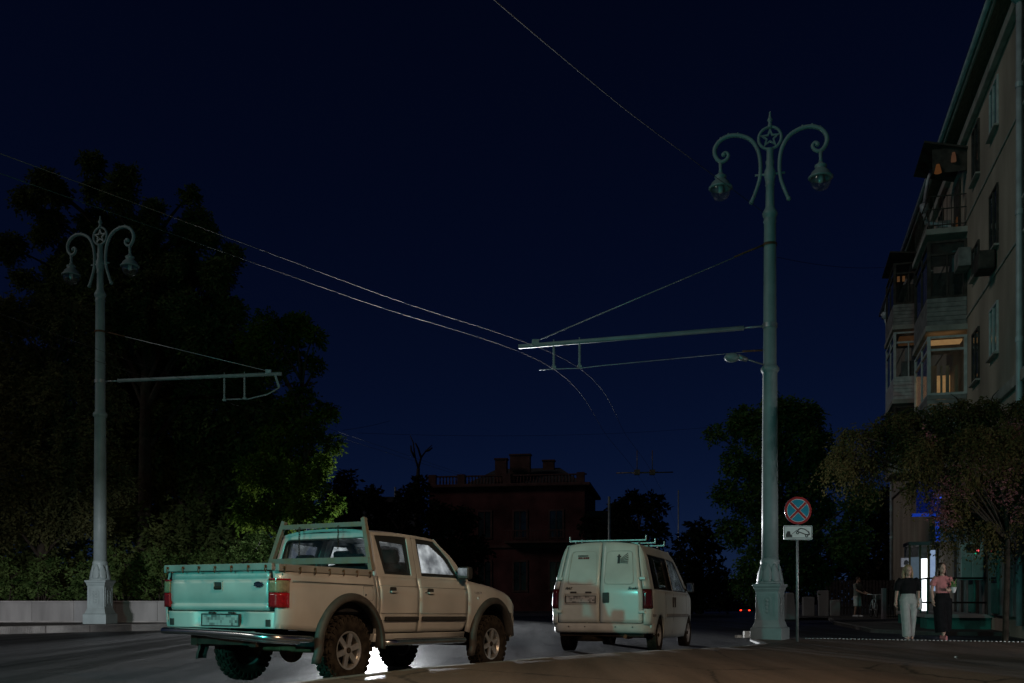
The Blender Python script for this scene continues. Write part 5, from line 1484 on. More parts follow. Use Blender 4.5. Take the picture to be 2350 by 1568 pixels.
def leaf_mesh(name, clumps, frond, leaflets, size, droop=.35, upw=.2, fill=.55):
    """clumps: (center, radius, count) in local coords. Each frond is a short drooping stalk with paired leaflets."""
    V_, n0 = [], 0
    for (c, r, cnt) in clumps:
        cnt = int(cnt)
        d = rng.normal(size=(cnt, 3)); d /= np.linalg.norm(d, axis=1)[:, None]
        rad = (fill + (1 - fill) * rng.random(cnt)) * (.62 + .5 * rng.random(cnt))
        # lumpy outline
        lump = 1 + .28 * np.sin(3.1 * d[:, 0] * 2 + c[0] * 5) * np.cos(2.7 * d[:, 2] * 2 + c[2] * 3)
        p = np.array(c) + d * (rad * lump)[:, None] * np.array(r)
        out = d + rng.normal(size=(cnt, 3)) * .55; out[:, 2] += upw - droop
        out /= np.linalg.norm(out, axis=1)[:, None]
        side = np.cross(out, np.array([0, 0, 1.0]) + rng.normal(size=(cnt, 3)) * .35); side /= np.linalg.norm(side, axis=1)[:, None] + 1e-9
        L = frond * (.7 + .6 * rng.random(cnt))
        for k in range(leaflets):
            u = (k + .6) / leaflets
            sg = 1 if k % 2 else -1
            pos = p + out * (L * u)[:, None] + np.array([0, 0, -1.0]) * (droop * L * u * u)[:, None]
            ax = side * sg * .8 + out * .5 + rng.normal(size=(cnt, 3)) * .30; ax[:, 2] -= droop * .5
            ax /= np.linalg.norm(ax, axis=1)[:, None]
            wv = np.cross(ax, rng.normal(size=(cnt, 3))); wv /= np.linalg.norm(wv, axis=1)[:, None] + 1e-9
            s = size * (.7 + .6 * rng.random(cnt))
            a = pos; b = pos + ax * (s * .45)[:, None] + wv * (s * .24)[:, None]; e = pos + ax * s[:, None]; f = pos + ax * (s * .5)[:, None] - wv * (s * .24)[:, None]
            V_.append(np.stack([a, b, e, f], 1).reshape(-1, 3))
    v = np.concatenate(V_); nq = len(v) // 4
    me = bpy.data.meshes.new(name)
    me.vertices.add(len(v)); me.vertices.foreach_set('co', v.astype(np.float32).ravel())
    me.loops.add(nq * 4); me.loops.foreach_set('vertex_index', np.arange(nq * 4, dtype=np.int32))
    me.polygons.add(nq); me.polygons.foreach_set('loop_start', np.arange(0, nq * 4, 4, dtype=np.int32)); me.polygons.foreach_set('loop_total', np.full(nq, 4, dtype=np.int32))
    me.update(calc_edges=True)
    return me


def tree(name, label, cat, Y, base_px, base_z, clumps_px, m_leaf, group=None, dens=420, frond=.34, leaflets=6, size=.15, droop=.35, depth=1.0, trunk_r=.22, twigs=3, limb_z=None, jitter=.5):
    """clumps_px: (x px, y px, r px) as they stand at distance Y"""
    k = Y / FPX
    b = Vector(((base_px - XC) * k, Y, base_z))
    t = thing(name, label, cat, b, group=group)
    loc = []
    for i, (px, py, r) in enumerate(clumps_px):
        c = at(px, py, Y) - b; rm = r * k
        c.y += (rng.random() - .5) * 2 * jitter * 2.2
        loc.append((c, rm))
    cl = [((c.x, c.y, c.z), (max(rm * 1.02 - frond * .5, rm * .55), max(rm * .95 - frond * .4, rm * .5) * depth, max(rm * .86 - frond * .4, rm * .45)), dens * rm ** 2) for c, rm in loc]
    me = leaf_mesh('crown', cl, frond, leaflets, size, droop)
    me.materials.append(m_leaf)
    o = bpy.data.objects.new('crown', me); COL.objects.link(o); o.parent = t
    # trunk and limbs
    zmin = min(c.z for c, _ in loc); zmax = max(c.z for c, _ in loc)
    lz = limb_z if limb_z is not None else max(.8, zmin * .6)
    m = MB()
    top = Vector((sum(c.x for c, _ in loc) / len(loc) * .5, 0, lerp(zmin, zmax, .75)))
    stem = smooth_path([Vector((0, 0, -.3)), Vector((.05, 0, lz)), Vector((top.x * .5 + .15, .1, lerp(lz, top.z, .5))), top], 6)
    m.tube(stem, [lerp(trunk_r, trunk_r * .25, i / (len(stem) - 1)) for i in range(len(stem))], 9)
    m.build('trunk', MT['bark'], t)
    m = MB()
    for c, rm in loc:
        hz = max(lz * .9, c.z - (Vector((c.x, c.y, 0)).length * .8 + .8))
        s0 = min(stem, key=lambda q: abs(q.z - min(hz, top.z)))
        mid = s0.lerp(c, .5) + Vector((random.uniform(-.2, .2), random.uniform(-.2, .2), .12 * (c - s0).length))
        pth = smooth_path([s0, mid, c], 4)
        r0 = trunk_r * .35
        m.tube(pth, [lerp(r0, .018, i / (len(pth) - 1)) for i in range(len(pth))], 6)
        for q in range(twigs):
            d = Vector(rng.normal(size=3)).normalized() * rm * .95
            m.tube([c.lerp(s0, .12), c + d * .55 + Vector((0, 0, .05)), c + d], [.016, .011, .004], 4)
    m.build('branches', MT['bark'], t)
    return t


L_DARK = leafmat('dark_leaf', (.055, .080, .028), (.105, .130, .045), .30)
L_OLIVE = leafmat('olive_leaf', (.075, .085, .036), (.125, .125, .055), .25)
L_GREEN = leafmat('fresh_leaf', (.028, .065, .010), (.070, .105, .016), .50)
L_RIGHT = leafmat('street_tree_leaf', (.050, .095, .032), (.10, .14, .042), .35)
L_SILK = leafmat('silk_tree_leaf', (.085, .080, .030), (.135, .110, .045), .40)
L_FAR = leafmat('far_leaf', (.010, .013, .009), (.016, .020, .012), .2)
L_BUSH = leafmat('shrub_leaf', (.028, .065, .018), (.11, .16, .05), .30, 2.2)
M_PINK = leafmat('pink_flower', (.26, .10, .11), (.36, .17, .17), .35, 4.0)

tree('tall_tree', 'tallest dark tree behind the left street lamp, ragged crown against the sky', 'tree', 40, 330, .2,
     [(243, 405, 28), (215, 430, 26), (118, 432, 34), (150, 455, 34), (95, 485, 30), (185, 480, 44), (322, 440, 30), (300, 475, 40), (250, 490, 46), (345, 470, 26), (130, 520, 34), (215, 545, 42), (300, 545, 48), (355, 540, 40), (60, 590, 36), (110, 600, 40), (38, 625, 26), (150, 640, 40), (90, 650, 30), (240, 610, 52), (330, 620, 56),
      (455, 470, 22), (448, 500, 32), (430, 540, 36), (480, 548, 34), (520, 582, 32), (548, 596, 20), (405, 590, 44), (470, 610, 46), (520, 650, 36), (400, 660, 56), (300, 690, 60), (220, 690, 52), (470, 690, 56), (530, 720, 44), (380, 750, 70), (280, 780, 70), (480, 780, 70), (200, 780, 60), (160, 700, 60), (270, 730, 70), (350, 690, 60), (420, 620, 50), (340, 590, 44), (190, 590, 46), (150, 560, 34), (260, 560, 40), (230, 650, 50), (440, 740, 60), (560, 790, 44), (100, 540, 26)], L_DARK, 'trees behind the low wall', dens=640, size=.17, jitter=.8, trunk_r=.32)
tree('bushy_tree', 'dense olive-dark bushy tree at the left edge above the low wall', 'tree', 35.5, 90, .2,
     [(30, 740, 60), (110, 730, 60), (180, 745, 50), (20, 830, 80), (120, 820, 80), (210, 830, 60), (50, 920, 85), (160, 920, 85), (240, 920, 55), (10, 1010, 80), (110, 1020, 90), (215, 1020, 70), (60, 1110, 90), (170, 1110, 85), (250, 1110, 55), (20, 1190, 70), (120, 1190, 70), (210, 1190, 50)], L_OLIVE, 'trees behind the low wall', dens=680, size=.15, frond=.28, trunk_r=.2)
tree('dark_tree', 'dark dense tree mass between the left lamp and the lit green tree', 'tree', 43, 450, .2,
     [(330, 850, 90), (430, 850, 100), (530, 830, 90), (300, 960, 90), (400, 970, 100), (500, 950, 100), (580, 930, 70), (340, 1080, 90), (440, 1080, 100), (540, 1060, 100), (600, 1040, 70), (320, 1180, 80), (420, 1190, 90), (520, 1180, 90), (600, 1160, 80), (470, 1270, 80), (380, 1280, 70), (570, 1270, 70)], L_DARK, 'trees behind the low wall', dens=420, size=.21, trunk_r=.3)
tree('lit_tree', 'yellow-green tree lit from the street right behind the pickup truck', 'tree', 34.5, 690, .2,
     [(668, 735, 30), (630, 760, 36), (700, 760, 30), (735, 790, 24), (600, 800, 40), (665, 800, 34), (720, 835, 22), (640, 850, 30),
      (690, 905, 34), (735, 935, 28), (660, 945, 44), (765, 955, 16), (710, 985, 40), (755, 1010, 24), (640, 1010, 52), (700, 1050, 46), (752, 1075, 26), (660, 1100, 54), (725, 1115, 42), (760, 1145, 22), (690, 1165, 46), (740, 1180, 32), (640, 1180, 46), (600, 1090, 50), (590, 1180, 46)], L_GREEN, 'trees behind the low wall', dens=620, size=.15, frond=.3, trunk_r=.16)
tree('street_tree', 'dark green street tree behind the near lamp and the road sign', 'tree', 36, 1770, .0,
     [(1722, 945, 34), (1690, 985, 36), (1650, 985, 22), (1760, 950, 40), (1800, 955, 42), (1850, 960, 36), (1735, 1010, 48), (1820, 1020, 56), (1880, 1015, 44), (1690, 1060, 40), (1760, 1080, 56), (1850, 1090, 60), (1915, 1080, 46), (1665, 1130, 34), (1720, 1150, 50), (1800, 1160, 60), (1890, 1160, 60), (1950, 1150, 46), (1690, 1215, 40), (1760, 1230, 54), (1850, 1240, 56), (1930, 1235, 50), (1720, 1290, 44), (1800, 1300, 50), (1880, 1310, 46), (1960, 1260, 40), (1700, 1340, 30), (1760, 1355, 34)], L_RIGHT, 'trees on the right side', dens=560, size=.15, trunk_r=.2)
sk = tree('silk_tree', 'feathery silk tree with pink flowers hanging over the two women', 'tree', 22.0, 2306, .03,
     [(1925, 1005, 34), (1960, 1030, 32), (1905, 1050, 24), (2000, 990, 42), (2050, 965, 44), (2110, 950, 46), (2170, 940, 46), (2235, 925, 46), (2300, 920, 50), (2350, 930, 44), (2010, 1050, 38), (2070, 1030, 48), (2140, 1020, 52), (2210, 1010, 54), (2285, 1005, 56), (2345, 1015, 50), (2110, 1090, 36), (2190, 1090, 46), (2260, 1095, 50), (2330, 1095, 52), (2230, 1150, 36), (2300, 1165, 40), (2350, 1170, 38), (2185, 1165, 26), (2200, 1205, 20), (2260, 1200, 24), (2330, 1225, 26)], L_SILK, 'trees on the right side', dens=900, frond=.42, leaflets=12, size=.075, droop=1.1, trunk_r=.07, limb_z=2.6, jitter=.35)
# pink blossom tufts
bl = []
for (px, py, r) in [(2180, 1085, 22), (2165, 1120, 20), (2205, 1125, 20), (2150, 1180, 18), (2175, 1190, 16), (2240, 1060, 24), (2290, 1090, 26), (2330, 1060, 24), (2300, 1130, 22), (2120, 1010, 18), (2260, 1010, 22), (2350, 1130, 26), (2215, 1045, 18), (2155, 1150, 18), (2340, 1180, 20), (2320, 990, 18)]:
    c = at(px, py, 21.7) - sk.location; bl.append(((c.x, c.y, c.z), (r * .015, .30, r * .015), 85))
me = leaf_mesh('blossoms', bl, .03, 3, .05, .3); me.materials.append(M_PINK)
o = bpy.data.objects.new('blossoms', me); COL.objects.link(o); o.parent = sk
# dark far trees
FAR = [('low dark round tree just right of the far house', 66, 1465, [(1420, 1170, 26), (1455, 1150, 34), (1495, 1160, 32), (1440, 1220, 44), (1500, 1225, 36), (1420, 1290, 40), (1480, 1300, 46), (1520, 1290, 30), (1440, 1350, 40), (1510, 1350, 36)]),
       ('dark round tree right of the white van below the street tree', 58, 1605, [(1600, 1215, 26), (1580, 1250, 34), (1630, 1240, 34), (1570, 1310, 40), (1625, 1310, 44), (1590, 1365, 40), (1650, 1360, 34)]),
       ('dark tree clump left of the far house', 68, 900, [(850, 1150, 40), (900, 1180, 46), (960, 1110, 26), (945, 1150, 34), (1000, 1180, 40), (1060, 1190, 36), (860, 1230, 50), (930, 1240, 50), (1010, 1250, 46), (1080, 1260, 44), (800, 1200, 40), (880, 1310, 50), (960, 1320, 50), (1050, 1320, 50)]),
       ('distant dark tree beyond the lit green tree', 60, 800, [(790, 1090, 22), (770, 1130, 34), (800, 1150, 34), (780, 1210, 44), (810, 1270, 44), (770, 1300, 44)]),
       ('dark shrub mass right of the far house wing', 62, 1375, [(1360, 1200, 26), (1385, 1240, 34), (1360, 1290, 38), (1390, 1330, 38)])]
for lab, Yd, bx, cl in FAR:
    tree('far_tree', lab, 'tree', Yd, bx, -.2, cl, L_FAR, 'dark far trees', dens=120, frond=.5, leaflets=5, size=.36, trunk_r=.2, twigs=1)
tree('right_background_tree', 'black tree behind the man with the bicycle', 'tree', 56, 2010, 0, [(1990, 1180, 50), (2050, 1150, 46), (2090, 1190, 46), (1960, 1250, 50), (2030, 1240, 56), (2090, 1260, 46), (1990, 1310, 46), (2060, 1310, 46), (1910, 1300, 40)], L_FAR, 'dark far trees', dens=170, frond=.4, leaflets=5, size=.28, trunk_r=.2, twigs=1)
# leafless tree beside the far house
q = at(955, 1371, 72); t = thing('bare_tree', 'small leafless tree standing left of the far house roof', 'tree', (q.x, 72, 0))
m = MB(); zt = lambda y: CAMZ + (YH - y) * 72 / FPX
X_ = lambda x: (x - 955) * 72 / FPX
m.tube([(0, 0, -.2), (X_(957), 0, zt(1130)), (X_(960), 0, zt(1075))], [.22, .16, .12], 8); m.build('trunk', MT['bark'], t)
m = MB()
for pth in ([(960, 1075), (952, 1050), (948, 1015), (940, 998)], [(960, 1075), (966, 1050), (978, 1035), (990, 1020)], [(966, 1050), (960, 1030), (955, 1020)], [(978, 1035), (985, 1035), (992, 1028)], [(952, 1050), (944, 1035), (942, 1022)]):
    m.tube([(X_(a), random.uniform(-.3, .3) * i, zt(b)) for i, (a, b) in enumerate(pth)], [.09 - .02 * i for i in range(len(pth))], 6)
m.build('branches', MT['bark'], t)
# shrubs above the low wall
SH = [('pale leafy shrub at the far left above the low wall', [(15, 1345, 34), (40, 1320, 30), (10, 1300, 30), (35, 1365, 24)], 15),
      ('dark leafy shrub left of the lamp pedestal', [(75, 1300, 30), (100, 1330, 34), (70, 1345, 30), (130, 1360, 24), (120, 1300, 26)], 90),
      ('shrub close behind the lamp pedestal', [(180, 1320, 30), (205, 1345, 30), (170, 1355, 28), (215, 1300, 26)], 195),
      ('bright leafy shrub right of the lamp pedestal', [(275, 1300, 34), (300, 1330, 36), (270, 1345, 30), (320, 1290, 30), (265, 1275, 24)], 285),
      ('leafy shrub just left of the pickup tailgate', [(345, 1300, 34), (370, 1330, 34), (340, 1350, 30), (390, 1300, 30), (365, 1275, 26), (420, 1330, 34)], 365)]
for lab, cl, bx in SH:
    tree('shrub', lab, 'shrub', 32.4, bx, .2, cl, L_BUSH, 'shrubs above the low wall', dens=520, frond=.16, leaflets=4, size=.13, droop=.3, trunk_r=.04, jitter=.25, limb_z=.3)
tree('shrub', 'dark shrub at the foot of the trees behind the pickup bed', 'shrub', 33.5, 500, .2, [(440, 1300, 50), (500, 1290, 50), (560, 1280, 46), (600, 1250, 40), (470, 1340, 50), (540, 1340, 50)], L_BUSH, 'shrubs above the low wall', dens=500, frond=.16, leaflets=4, size=.13, trunk_r=.04, jitter=.25, limb_z=.3)

# wood closing the horizon far behind everything: reads as one dark mass
cl = []
for i in range(46):
    X = -75 + i * 3.4 + rng.random() * 2; h = 5.0 + 2.6 * math.sin(i * .9) + 1.2 * rng.random()
    if 8 < X < 24: h *= .62
    if 22 < X < 48: continue
    cl.append(((X, 128 + rng.random() * 10, h * .55 - 1.5), (3.4, 3, h * .55), 260))
    cl.append(((X, 126 + rng.random() * 6, 0.2), (3.4, 3, 2.2), 160))
for i in range(14):
    X = 26 + i * 3.2; cl.append(((X, 205 + rng.random() * 10, 1.5), (3.4, 3, 5.5), 320))
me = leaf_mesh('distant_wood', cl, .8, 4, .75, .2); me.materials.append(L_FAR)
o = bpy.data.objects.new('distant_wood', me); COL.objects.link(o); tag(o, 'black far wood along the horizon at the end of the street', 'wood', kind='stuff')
cl = []
for i in range(30):
    X = -30 + i * .66 + rng.random() * .4; cl.append(((X, 38.5 + rng.random() * 2, 1.7 + rng.random() * 1.2), (1.1, .9, 1.9), 260))
me = leaf_mesh('undergrowth', cl, .35, 5, .22, .3); me.materials.append(L_DARK)
o = bpy.data.objects.new('undergrowth', me); COL.objects.link(o); tag(o, 'black undergrowth below the trees behind the low wall', 'undergrowth', kind='stuff')

# ------------------------------------------------------------------ people
def blob(name, parts, voxel, m_, parent, smooth_it=6, loc=None):
    """closed tubes and balls fused into one continuous surface"""
    mb = MB()
    for p in parts:
        if p[0] == 't': mb.tube(smooth_path(p[1], 4) if len(p[1]) > 2 else p[1], (lambda rr, n: [tuple(np.array([np.interp(i / (n - 1), np.linspace(0, 1, len(rr)), [(q[0] if isinstance(q, tuple) else q) for q in rr]), np.interp(i / (n - 1), np.linspace(0, 1, len(rr)), [(q[1] if isinstance(q, tuple) else q) for q in rr])])) for i in range(n)])(p[2], (len(p[1]) - 1) * 4 + 1 if len(p[1]) > 2 else 2), 12, smooth=True)
        else: mb.sphere(p[1], p[2], 14, 10, p[3] if len(p) > 3 else (1, 1, 1))
    o = mb.build(name, m_, parent)
    r = o.modifiers.new('fuse', 'REMESH'); r.mode = 'VOXEL'; r.voxel_size = voxel; r.use_smooth_shade = True
    s = o.modifiers.new('soften', 'SMOOTH'); s.factor = .5; s.iterations = smooth_it
    return o


def hand_parts(wrist, dirv, palm_n, side, curl=.5, k=1.0):
    """palm, four fingers of unequal length and a thumb; dirv = along the hand, palm_n = palm normal, side = towards the thumb"""
    w = Vector(wrist); d = Vector(dirv).normalized(); n = Vector(palm_n).normalized(); s = Vector(side).normalized()
    P = [('t', [w, w + d * .04 * k, w + d * .085 * k], [(.020 * k, .026 * k), (.017 * k, .036 * k), (.014 * k, .036 * k)])]
    for i, (off, L) in enumerate(((.026, .066), (.009, .074), (-.009, .069), (-.026, .053))):
        b = w + d * .080 * k + s * off * k
        c1 = b + d * L * .45 * k + n * curl * .012 * k
        c2 = c1 + (d * (1 - curl * .7) + n * curl).normalized() * L * .35 * k
        c3 = c2 + (d * (1 - curl * 1.2) + n * curl * 1.2).normalized() * L * .28 * k
        P.append(('t', [b, c1, c2, c3], [.0095 * k, .009 * k, .0085 * k, .0075 * k]))
    b = w + d * .025 * k + s * .024 * k
    P.append(('t', [b, b + (d * .6 + s * .7).normalized() * .035 * k, b + (d * .8 + s * .55 + n * .3).normalized() * .066 * k], [.012 * k, .0105 * k, .0085 * k]))
    return P


def head_parts(c, k=1.0, yaw=0):
    x, y, z = c
    return [('s', (x, y, z + .018 * k), .093 * k, (.82, 1.0, 1.12)), ('s', (x, y - .022 * k, z - .052 * k), .066 * k, (.86, .95, 1.0)), ('s', (x, y - .094 * k, z - .018 * k), .016 * k, (.8, 1.1, 1.4)),
            ('s', (x - .078 * k, y + .008, z - .008), .02 * k, (.5, .8, 1.3)), ('s', (x + .078 * k, y + .008, z - .008), .02 * k, (.5, .8, 1.3)), ('s', (x, y - .078 * k, z - .095 * k), .026 * k, (1, .8, .8))]


def face(parent, c, k=1.0):
    x, y, z = c
    m = MB()
    for s in (-1, 1): m.sphere((x + s * .031 * k, y - .078 * k, z + .004 * k), .0115 * k, 8, 6, (1.25, .6, .8))
    m.build('eyes', mat('eye_dark', (.03, .025, .02), .25, 0, .6), parent)
    m = MB()
    for s in (-1, 1): m.tube([(x + s * .015 * k, y - .086 * k, z + .024 * k), (x + s * .034 * k, y - .084 * k, z + .029 * k), (x + s * .05 * k, y - .072 * k, z + .022 * k)], .0035 * k, 5)
    m.build('eyebrows', mat('brow_dark', (.05, .035, .025), .9), parent)
    m = MB(); m.tube([(x - .022 * k, y - .083 * k, z - .062 * k), (x, y - .092 * k, z - .060 * k), (x + .022 * k, y - .083 * k, z - .062 * k)], .0055 * k, 6); m.build('mouth', mat('lip', (.30, .10, .09), .5), parent)


SKIN = mat('skin', (.46, .29, .22), .55, 0, .4, (8, .08))
SKIN2 = mat('skin_tan', (.36, .22, .16), .55, 0, .4, (8, .08))
C_BLACK = mat('black_cloth', (.010, .010, .011), .9, 0, .1, (12, .25), bump=(30, .3))
C_GREY = mat('pale_grey_cloth', (.34, .36, .34), .9, 0, .1, (10, .12), bump=(14, .35))
C_PINK = mat('pink_cloth', (.52, .20, .20), .9, 0, .1, (10, .10), bump=(16, .35))
C_PINKS = mat('pink_shoe', (.50, .18, .18), .6, 0, .3, (12, .15))
C_WHITE = mat('white_cloth', (.55, .55, .55), .9, 0, .1, (10, .12), bump=(16, .3))
C_TEE = mat('grey_green_tee', (.20, .22, .20), .9, 0, .1, (10, .15), bump=(16, .3))
C_SHORTS = mat('pale_shorts', (.60, .60, .58), .9, 0, .1, (10, .12))
HAIR_B = mat('blonde_hair', (.30, .21, .11), .55, 0, .4, (26, .4), vec=(4, 4, .4))
HAIR_D = mat('dark_brown_hair', (.035, .022, .015), .5, 0, .4, (26, .4), vec=(4, 4, .4))

# woman in a black top and pale trousers, walking towards the camera (faces -y)
WY = 22.3
q = at(2084, 1470, WY)
W1 = thing('person', 'blonde woman in black top and pale wide trousers walking with a white bag', 'person', (q.x, WY, .03), (0, 0, R(-4)), 'people on foot')
hc = (-.005, -.02, 1.545)
arm_r = [(-.175, .0, 1.345), (-.215, .01, 1.22), (-.235, .02, 1.085), (-.275, -.05, .93), (-.295, -.085, .845)]
arm_l = [(.175, .0, 1.345), (.22, .03, 1.22), (.235, .05, 1.08), (.225, .0, .93), (.215, -.03, .85)]
legR = [(-.085, .0, .90), (-.085, -.10, .48), (-.065, -.10, .09)]     # stepping across
legL = [(.085, .0, .90), (.10, .05, .48), (.085, .13, .09)]
body = head_parts(hc) + [('t', [(0, 0, 1.36), (0, -.008, 1.42), hc], [.052, .047, .05]),
        ('t', [(0, 0, .86), (0, .005, 1.04), (0, 0, 1.22), (0, .005, 1.34), (0, .005, 1.385)], [(.10, .155), (.085, .125), (.105, .145), (.08, .165), (.05, .07)]),
        ('t', arm_r, [.052, .042, .036, .030, .022]), ('t', arm_l, [.052, .042, .036, .030, .022]),
        ('t', legR, [.082, .055, .036]), ('t', legL, [.082, .055, .036]),
        ('t', [(-.065, -.05, .05), (-.065, -.13, .05), (-.07, -.25, .035)], [(.032, .032), (.035, .038), (.022, .036)]), ('t', [(.085, .18, .05), (.085, .10, .05), (.09, -.02, .035)], [(.032, .032), (.035, .038), (.022, .036)])]
body += hand_parts(arm_r[-1], (-.12, -.15, -1), (.9, 0, 0), (0, -1, 0), .6) + hand_parts(arm_l[-1], (-.05, -.15, -1), (-.9, 0, 0), (0, -1, 0), .7)
blob('body', body, .0075, SKIN, W1, 3); face(W1, hc)
blob('hair', [('s', (hc[0], hc[1] + .022, hc[2] + .035), .106, (.90, 1.0, 1.0)), ('t', [(-.075, .03, 1.60), (-.098, .02, 1.48), (-.10, .005, 1.36)], [(.04, .03), (.04, .035), (.02, .025)]), ('t', [(.070, .03, 1.60), (.092, .03, 1.48), (.090, .02, 1.36)], [(.04, .03), (.04, .032), (.02, .022)]), ('t', [(0, .075, 1.60), (0, .085, 1.46), (0, .08, 1.33)], [(.035, .08), (.035, .09), (.018, .07)])], .010, HAIR_B, W1, 4)
blob('black_top', [('t', [(0, 0, 1.02), (0, .002, 1.08), (0, 0, 1.22), (0, .005, 1.33), (0, .005, 1.385)], [(.125, .185), (.125, .180), (.125, .185), (.095, .185), (.062, .082)]), ('t', [(-.14, 0, 1.345), (-.215, .01, 1.24), (-.243, .02, 1.09)], [.075, .075, .068]), ('t', [(.14, 0, 1.345), (.225, .03, 1.24), (.245, .05, 1.09)], [.075, .075, .066])], .010, C_BLACK, W1, 5)
blob('wide_trousers', [('t', [(0, 0, .80), (0, .0, .93), (0, .003, 1.06)], [(.125, .185), (.120, .172), (.098, .140)]), ('t', [(-.088, .0, .90), (-.085, -.10, .48), (-.065, -.10, .065)], [(.112, .112), (.09, .098), (.09, .088)]), ('t', [(.088, .0, .90), (.10, .05, .48), (.085, .13, .065)], [(.112, .112), (.09, .098), (.09, .088)])], .010, C_GREY, W1, 5)
m = MB(); m.box((.245, .05, .80), (.10, .20, .26), (0, 0, .2)); m.build('white_bag', C_WHITE, W1, bevel=.04, seg=3)
m = MB(); m.tube([(.20, .02, .92), (.21, .04, 1.10), (.17, .05, 1.33), (.10, .06, 1.41)], .008, 6); m.build('bag_strap', C_WHITE, W1)

# woman in a pink T-shirt and black wide skirt trousers
q = at(2163, 1474, WY - .2)
W2 = thing('person', 'dark-haired woman in pink T-shirt and long black skirt trousers beside the blonde woman', 'person', (q.x, WY - .2, .03), (0, 0, R(3)), 'people on foot')
hc = (-.02, -.02, 1.585)
arm_r = [(-.165, .0, 1.39), (-.205, .01, 1.26), (-.225, .03, 1.12), (-.235, -.01, .97), (-.235, -.04, .885)]
arm_l = [(.165, .0, 1.39), (.215, .02, 1.26), (.235, .03, 1.135), (.17, -.12, 1.10), (.09, -.19, 1.10)]
body = head_parts(hc) + [('t', [(0, 0, 1.40), (-.01, -.008, 1.46), hc], [.05, .045, .05]),
        ('t', [(0, 0, .90), (0, .005, 1.08), (0, 0, 1.25), (0, .005, 1.38), (0, .005, 1.425)], [(.10, .155), (.082, .120), (.105, .142), (.08, .16), (.05, .07)]),
        ('t', arm_r, [.050, .040, .036, .030, .022]), ('t', arm_l, [.050, .040, .036, .030, .022]),
        ('t', [(-.08, .0, .92), (-.06, -.07, .50), (-.03, -.10, .09)], [.085, .056, .036]), ('t', [(.08, 0, .92), (.08, .05, .50), (.085, .12, .11)], [.085, .056, .036])]
body += hand_parts(arm_r[-1], (0, -.1, -1), (.9, 0, 0), (0, -1, 0), .5) + hand_parts(arm_l[-1], (-1, -.3, .0), (0, -.2, .9), (0, -.3, .9), .8)
blob('body', body, .0075, SKIN, W2, 3); face(W2, hc)
blob('hair', [('s', (hc[0], hc[1] + .024, hc[2] + .035), .104, (.90, 1.0, 1.0)), ('t', [(-.085, .03, 1.63), (-.115, .03, 1.48), (-.125, .02, 1.34)], [(.045, .035), (.045, .04), (.02, .03)]), ('t', [(.055, .03, 1.63), (.095, .04, 1.48), (.125, .04, 1.36)], [(.045, .035), (.045, .045), (.02, .035)]), ('t', [(-.02, .075, 1.63), (0, .09, 1.46), (0, .085, 1.28)], [(.035, .08), (.04, .10), (.018, .08)])], .010, HAIR_D, W2, 4)
blob('pink_t_shirt', [('t', [(0, 0, 1.03), (0, .002, 1.11), (0, 0, 1.25), (0, .005, 1.37), (0, .005, 1.425)], [(.105, .158), (.108, .155), (.122, .165), (.092, .176), (.062, .085)]), ('t', [(-.13, 0, 1.385), (-.205, .01, 1.28), (-.222, .015, 1.20)], [.066, .062, .058]), ('t', [(.13, 0, 1.385), (.215, .02, 1.28), (.228, .025, 1.20)], [.066, .062, .058])], .010, C_PINK, W2, 4)
blob('black_skirt_trousers', [('t', [(0, 0, .84), (0, .0, .97), (0, .003, 1.10)], [(.125, .19), (.115, .168), (.092, .132)]), ('t', [(-.085, 0, .92), (-.085, -.06, .52), (-.06, -.09, .17)], [(.125, .125), (.125, .135), (.14, .145)]), ('t', [(.085, 0, .92), (.095, .04, .52), (.095, .09, .21)], [(.125, .125), (.125, .135), (.14, .14)])], .010, C_BLACK, W2, 5)
for nm, x, y, z in (('shoe', -.035, -.10, 0), ('shoe', .085, .13, .015)):
    blob(nm, [('t', [(x, y + .09, z + .05), (x, y, z + .052), (x - .005, y - .10, z + .042), (x - .005, y - .16, z + .034)], [(.045, .036), (.05, .04), (.040, .046), (.026, .036)]), ('t', [(x, y + .085, z + .014), (x, y - .165, z + .014)], [(.018, .040), (.018, .042)])], .008, C_PINKS, W2, 3)
m = MB()
for k in range(14):
    a = k * 2.4; m.tube([(.15, -.20, 1.14), (.15 + .06 * math.cos(a), -.20 + .05 * math.sin(a), 1.20 + .012 * k)], [.007, .010], 5)
pk = m.build('leafy_bunch', mat('bunch_green', (.12, .22, .07), .7), None)
tag(pk, 'small green leafy bunch held by the woman in pink', 'plant bunch'); pk.parent = None; pk.location = W2.location; pk.rotation_euler = W2.rotation_euler
m = MB(); m.tube([(.15, -.20, 1.04), (.15, -.20, 1.10), (.15, -.20, 1.17)], [.03, .05, .065], 12); m.build('paper_wrap', C_WHITE, pk)

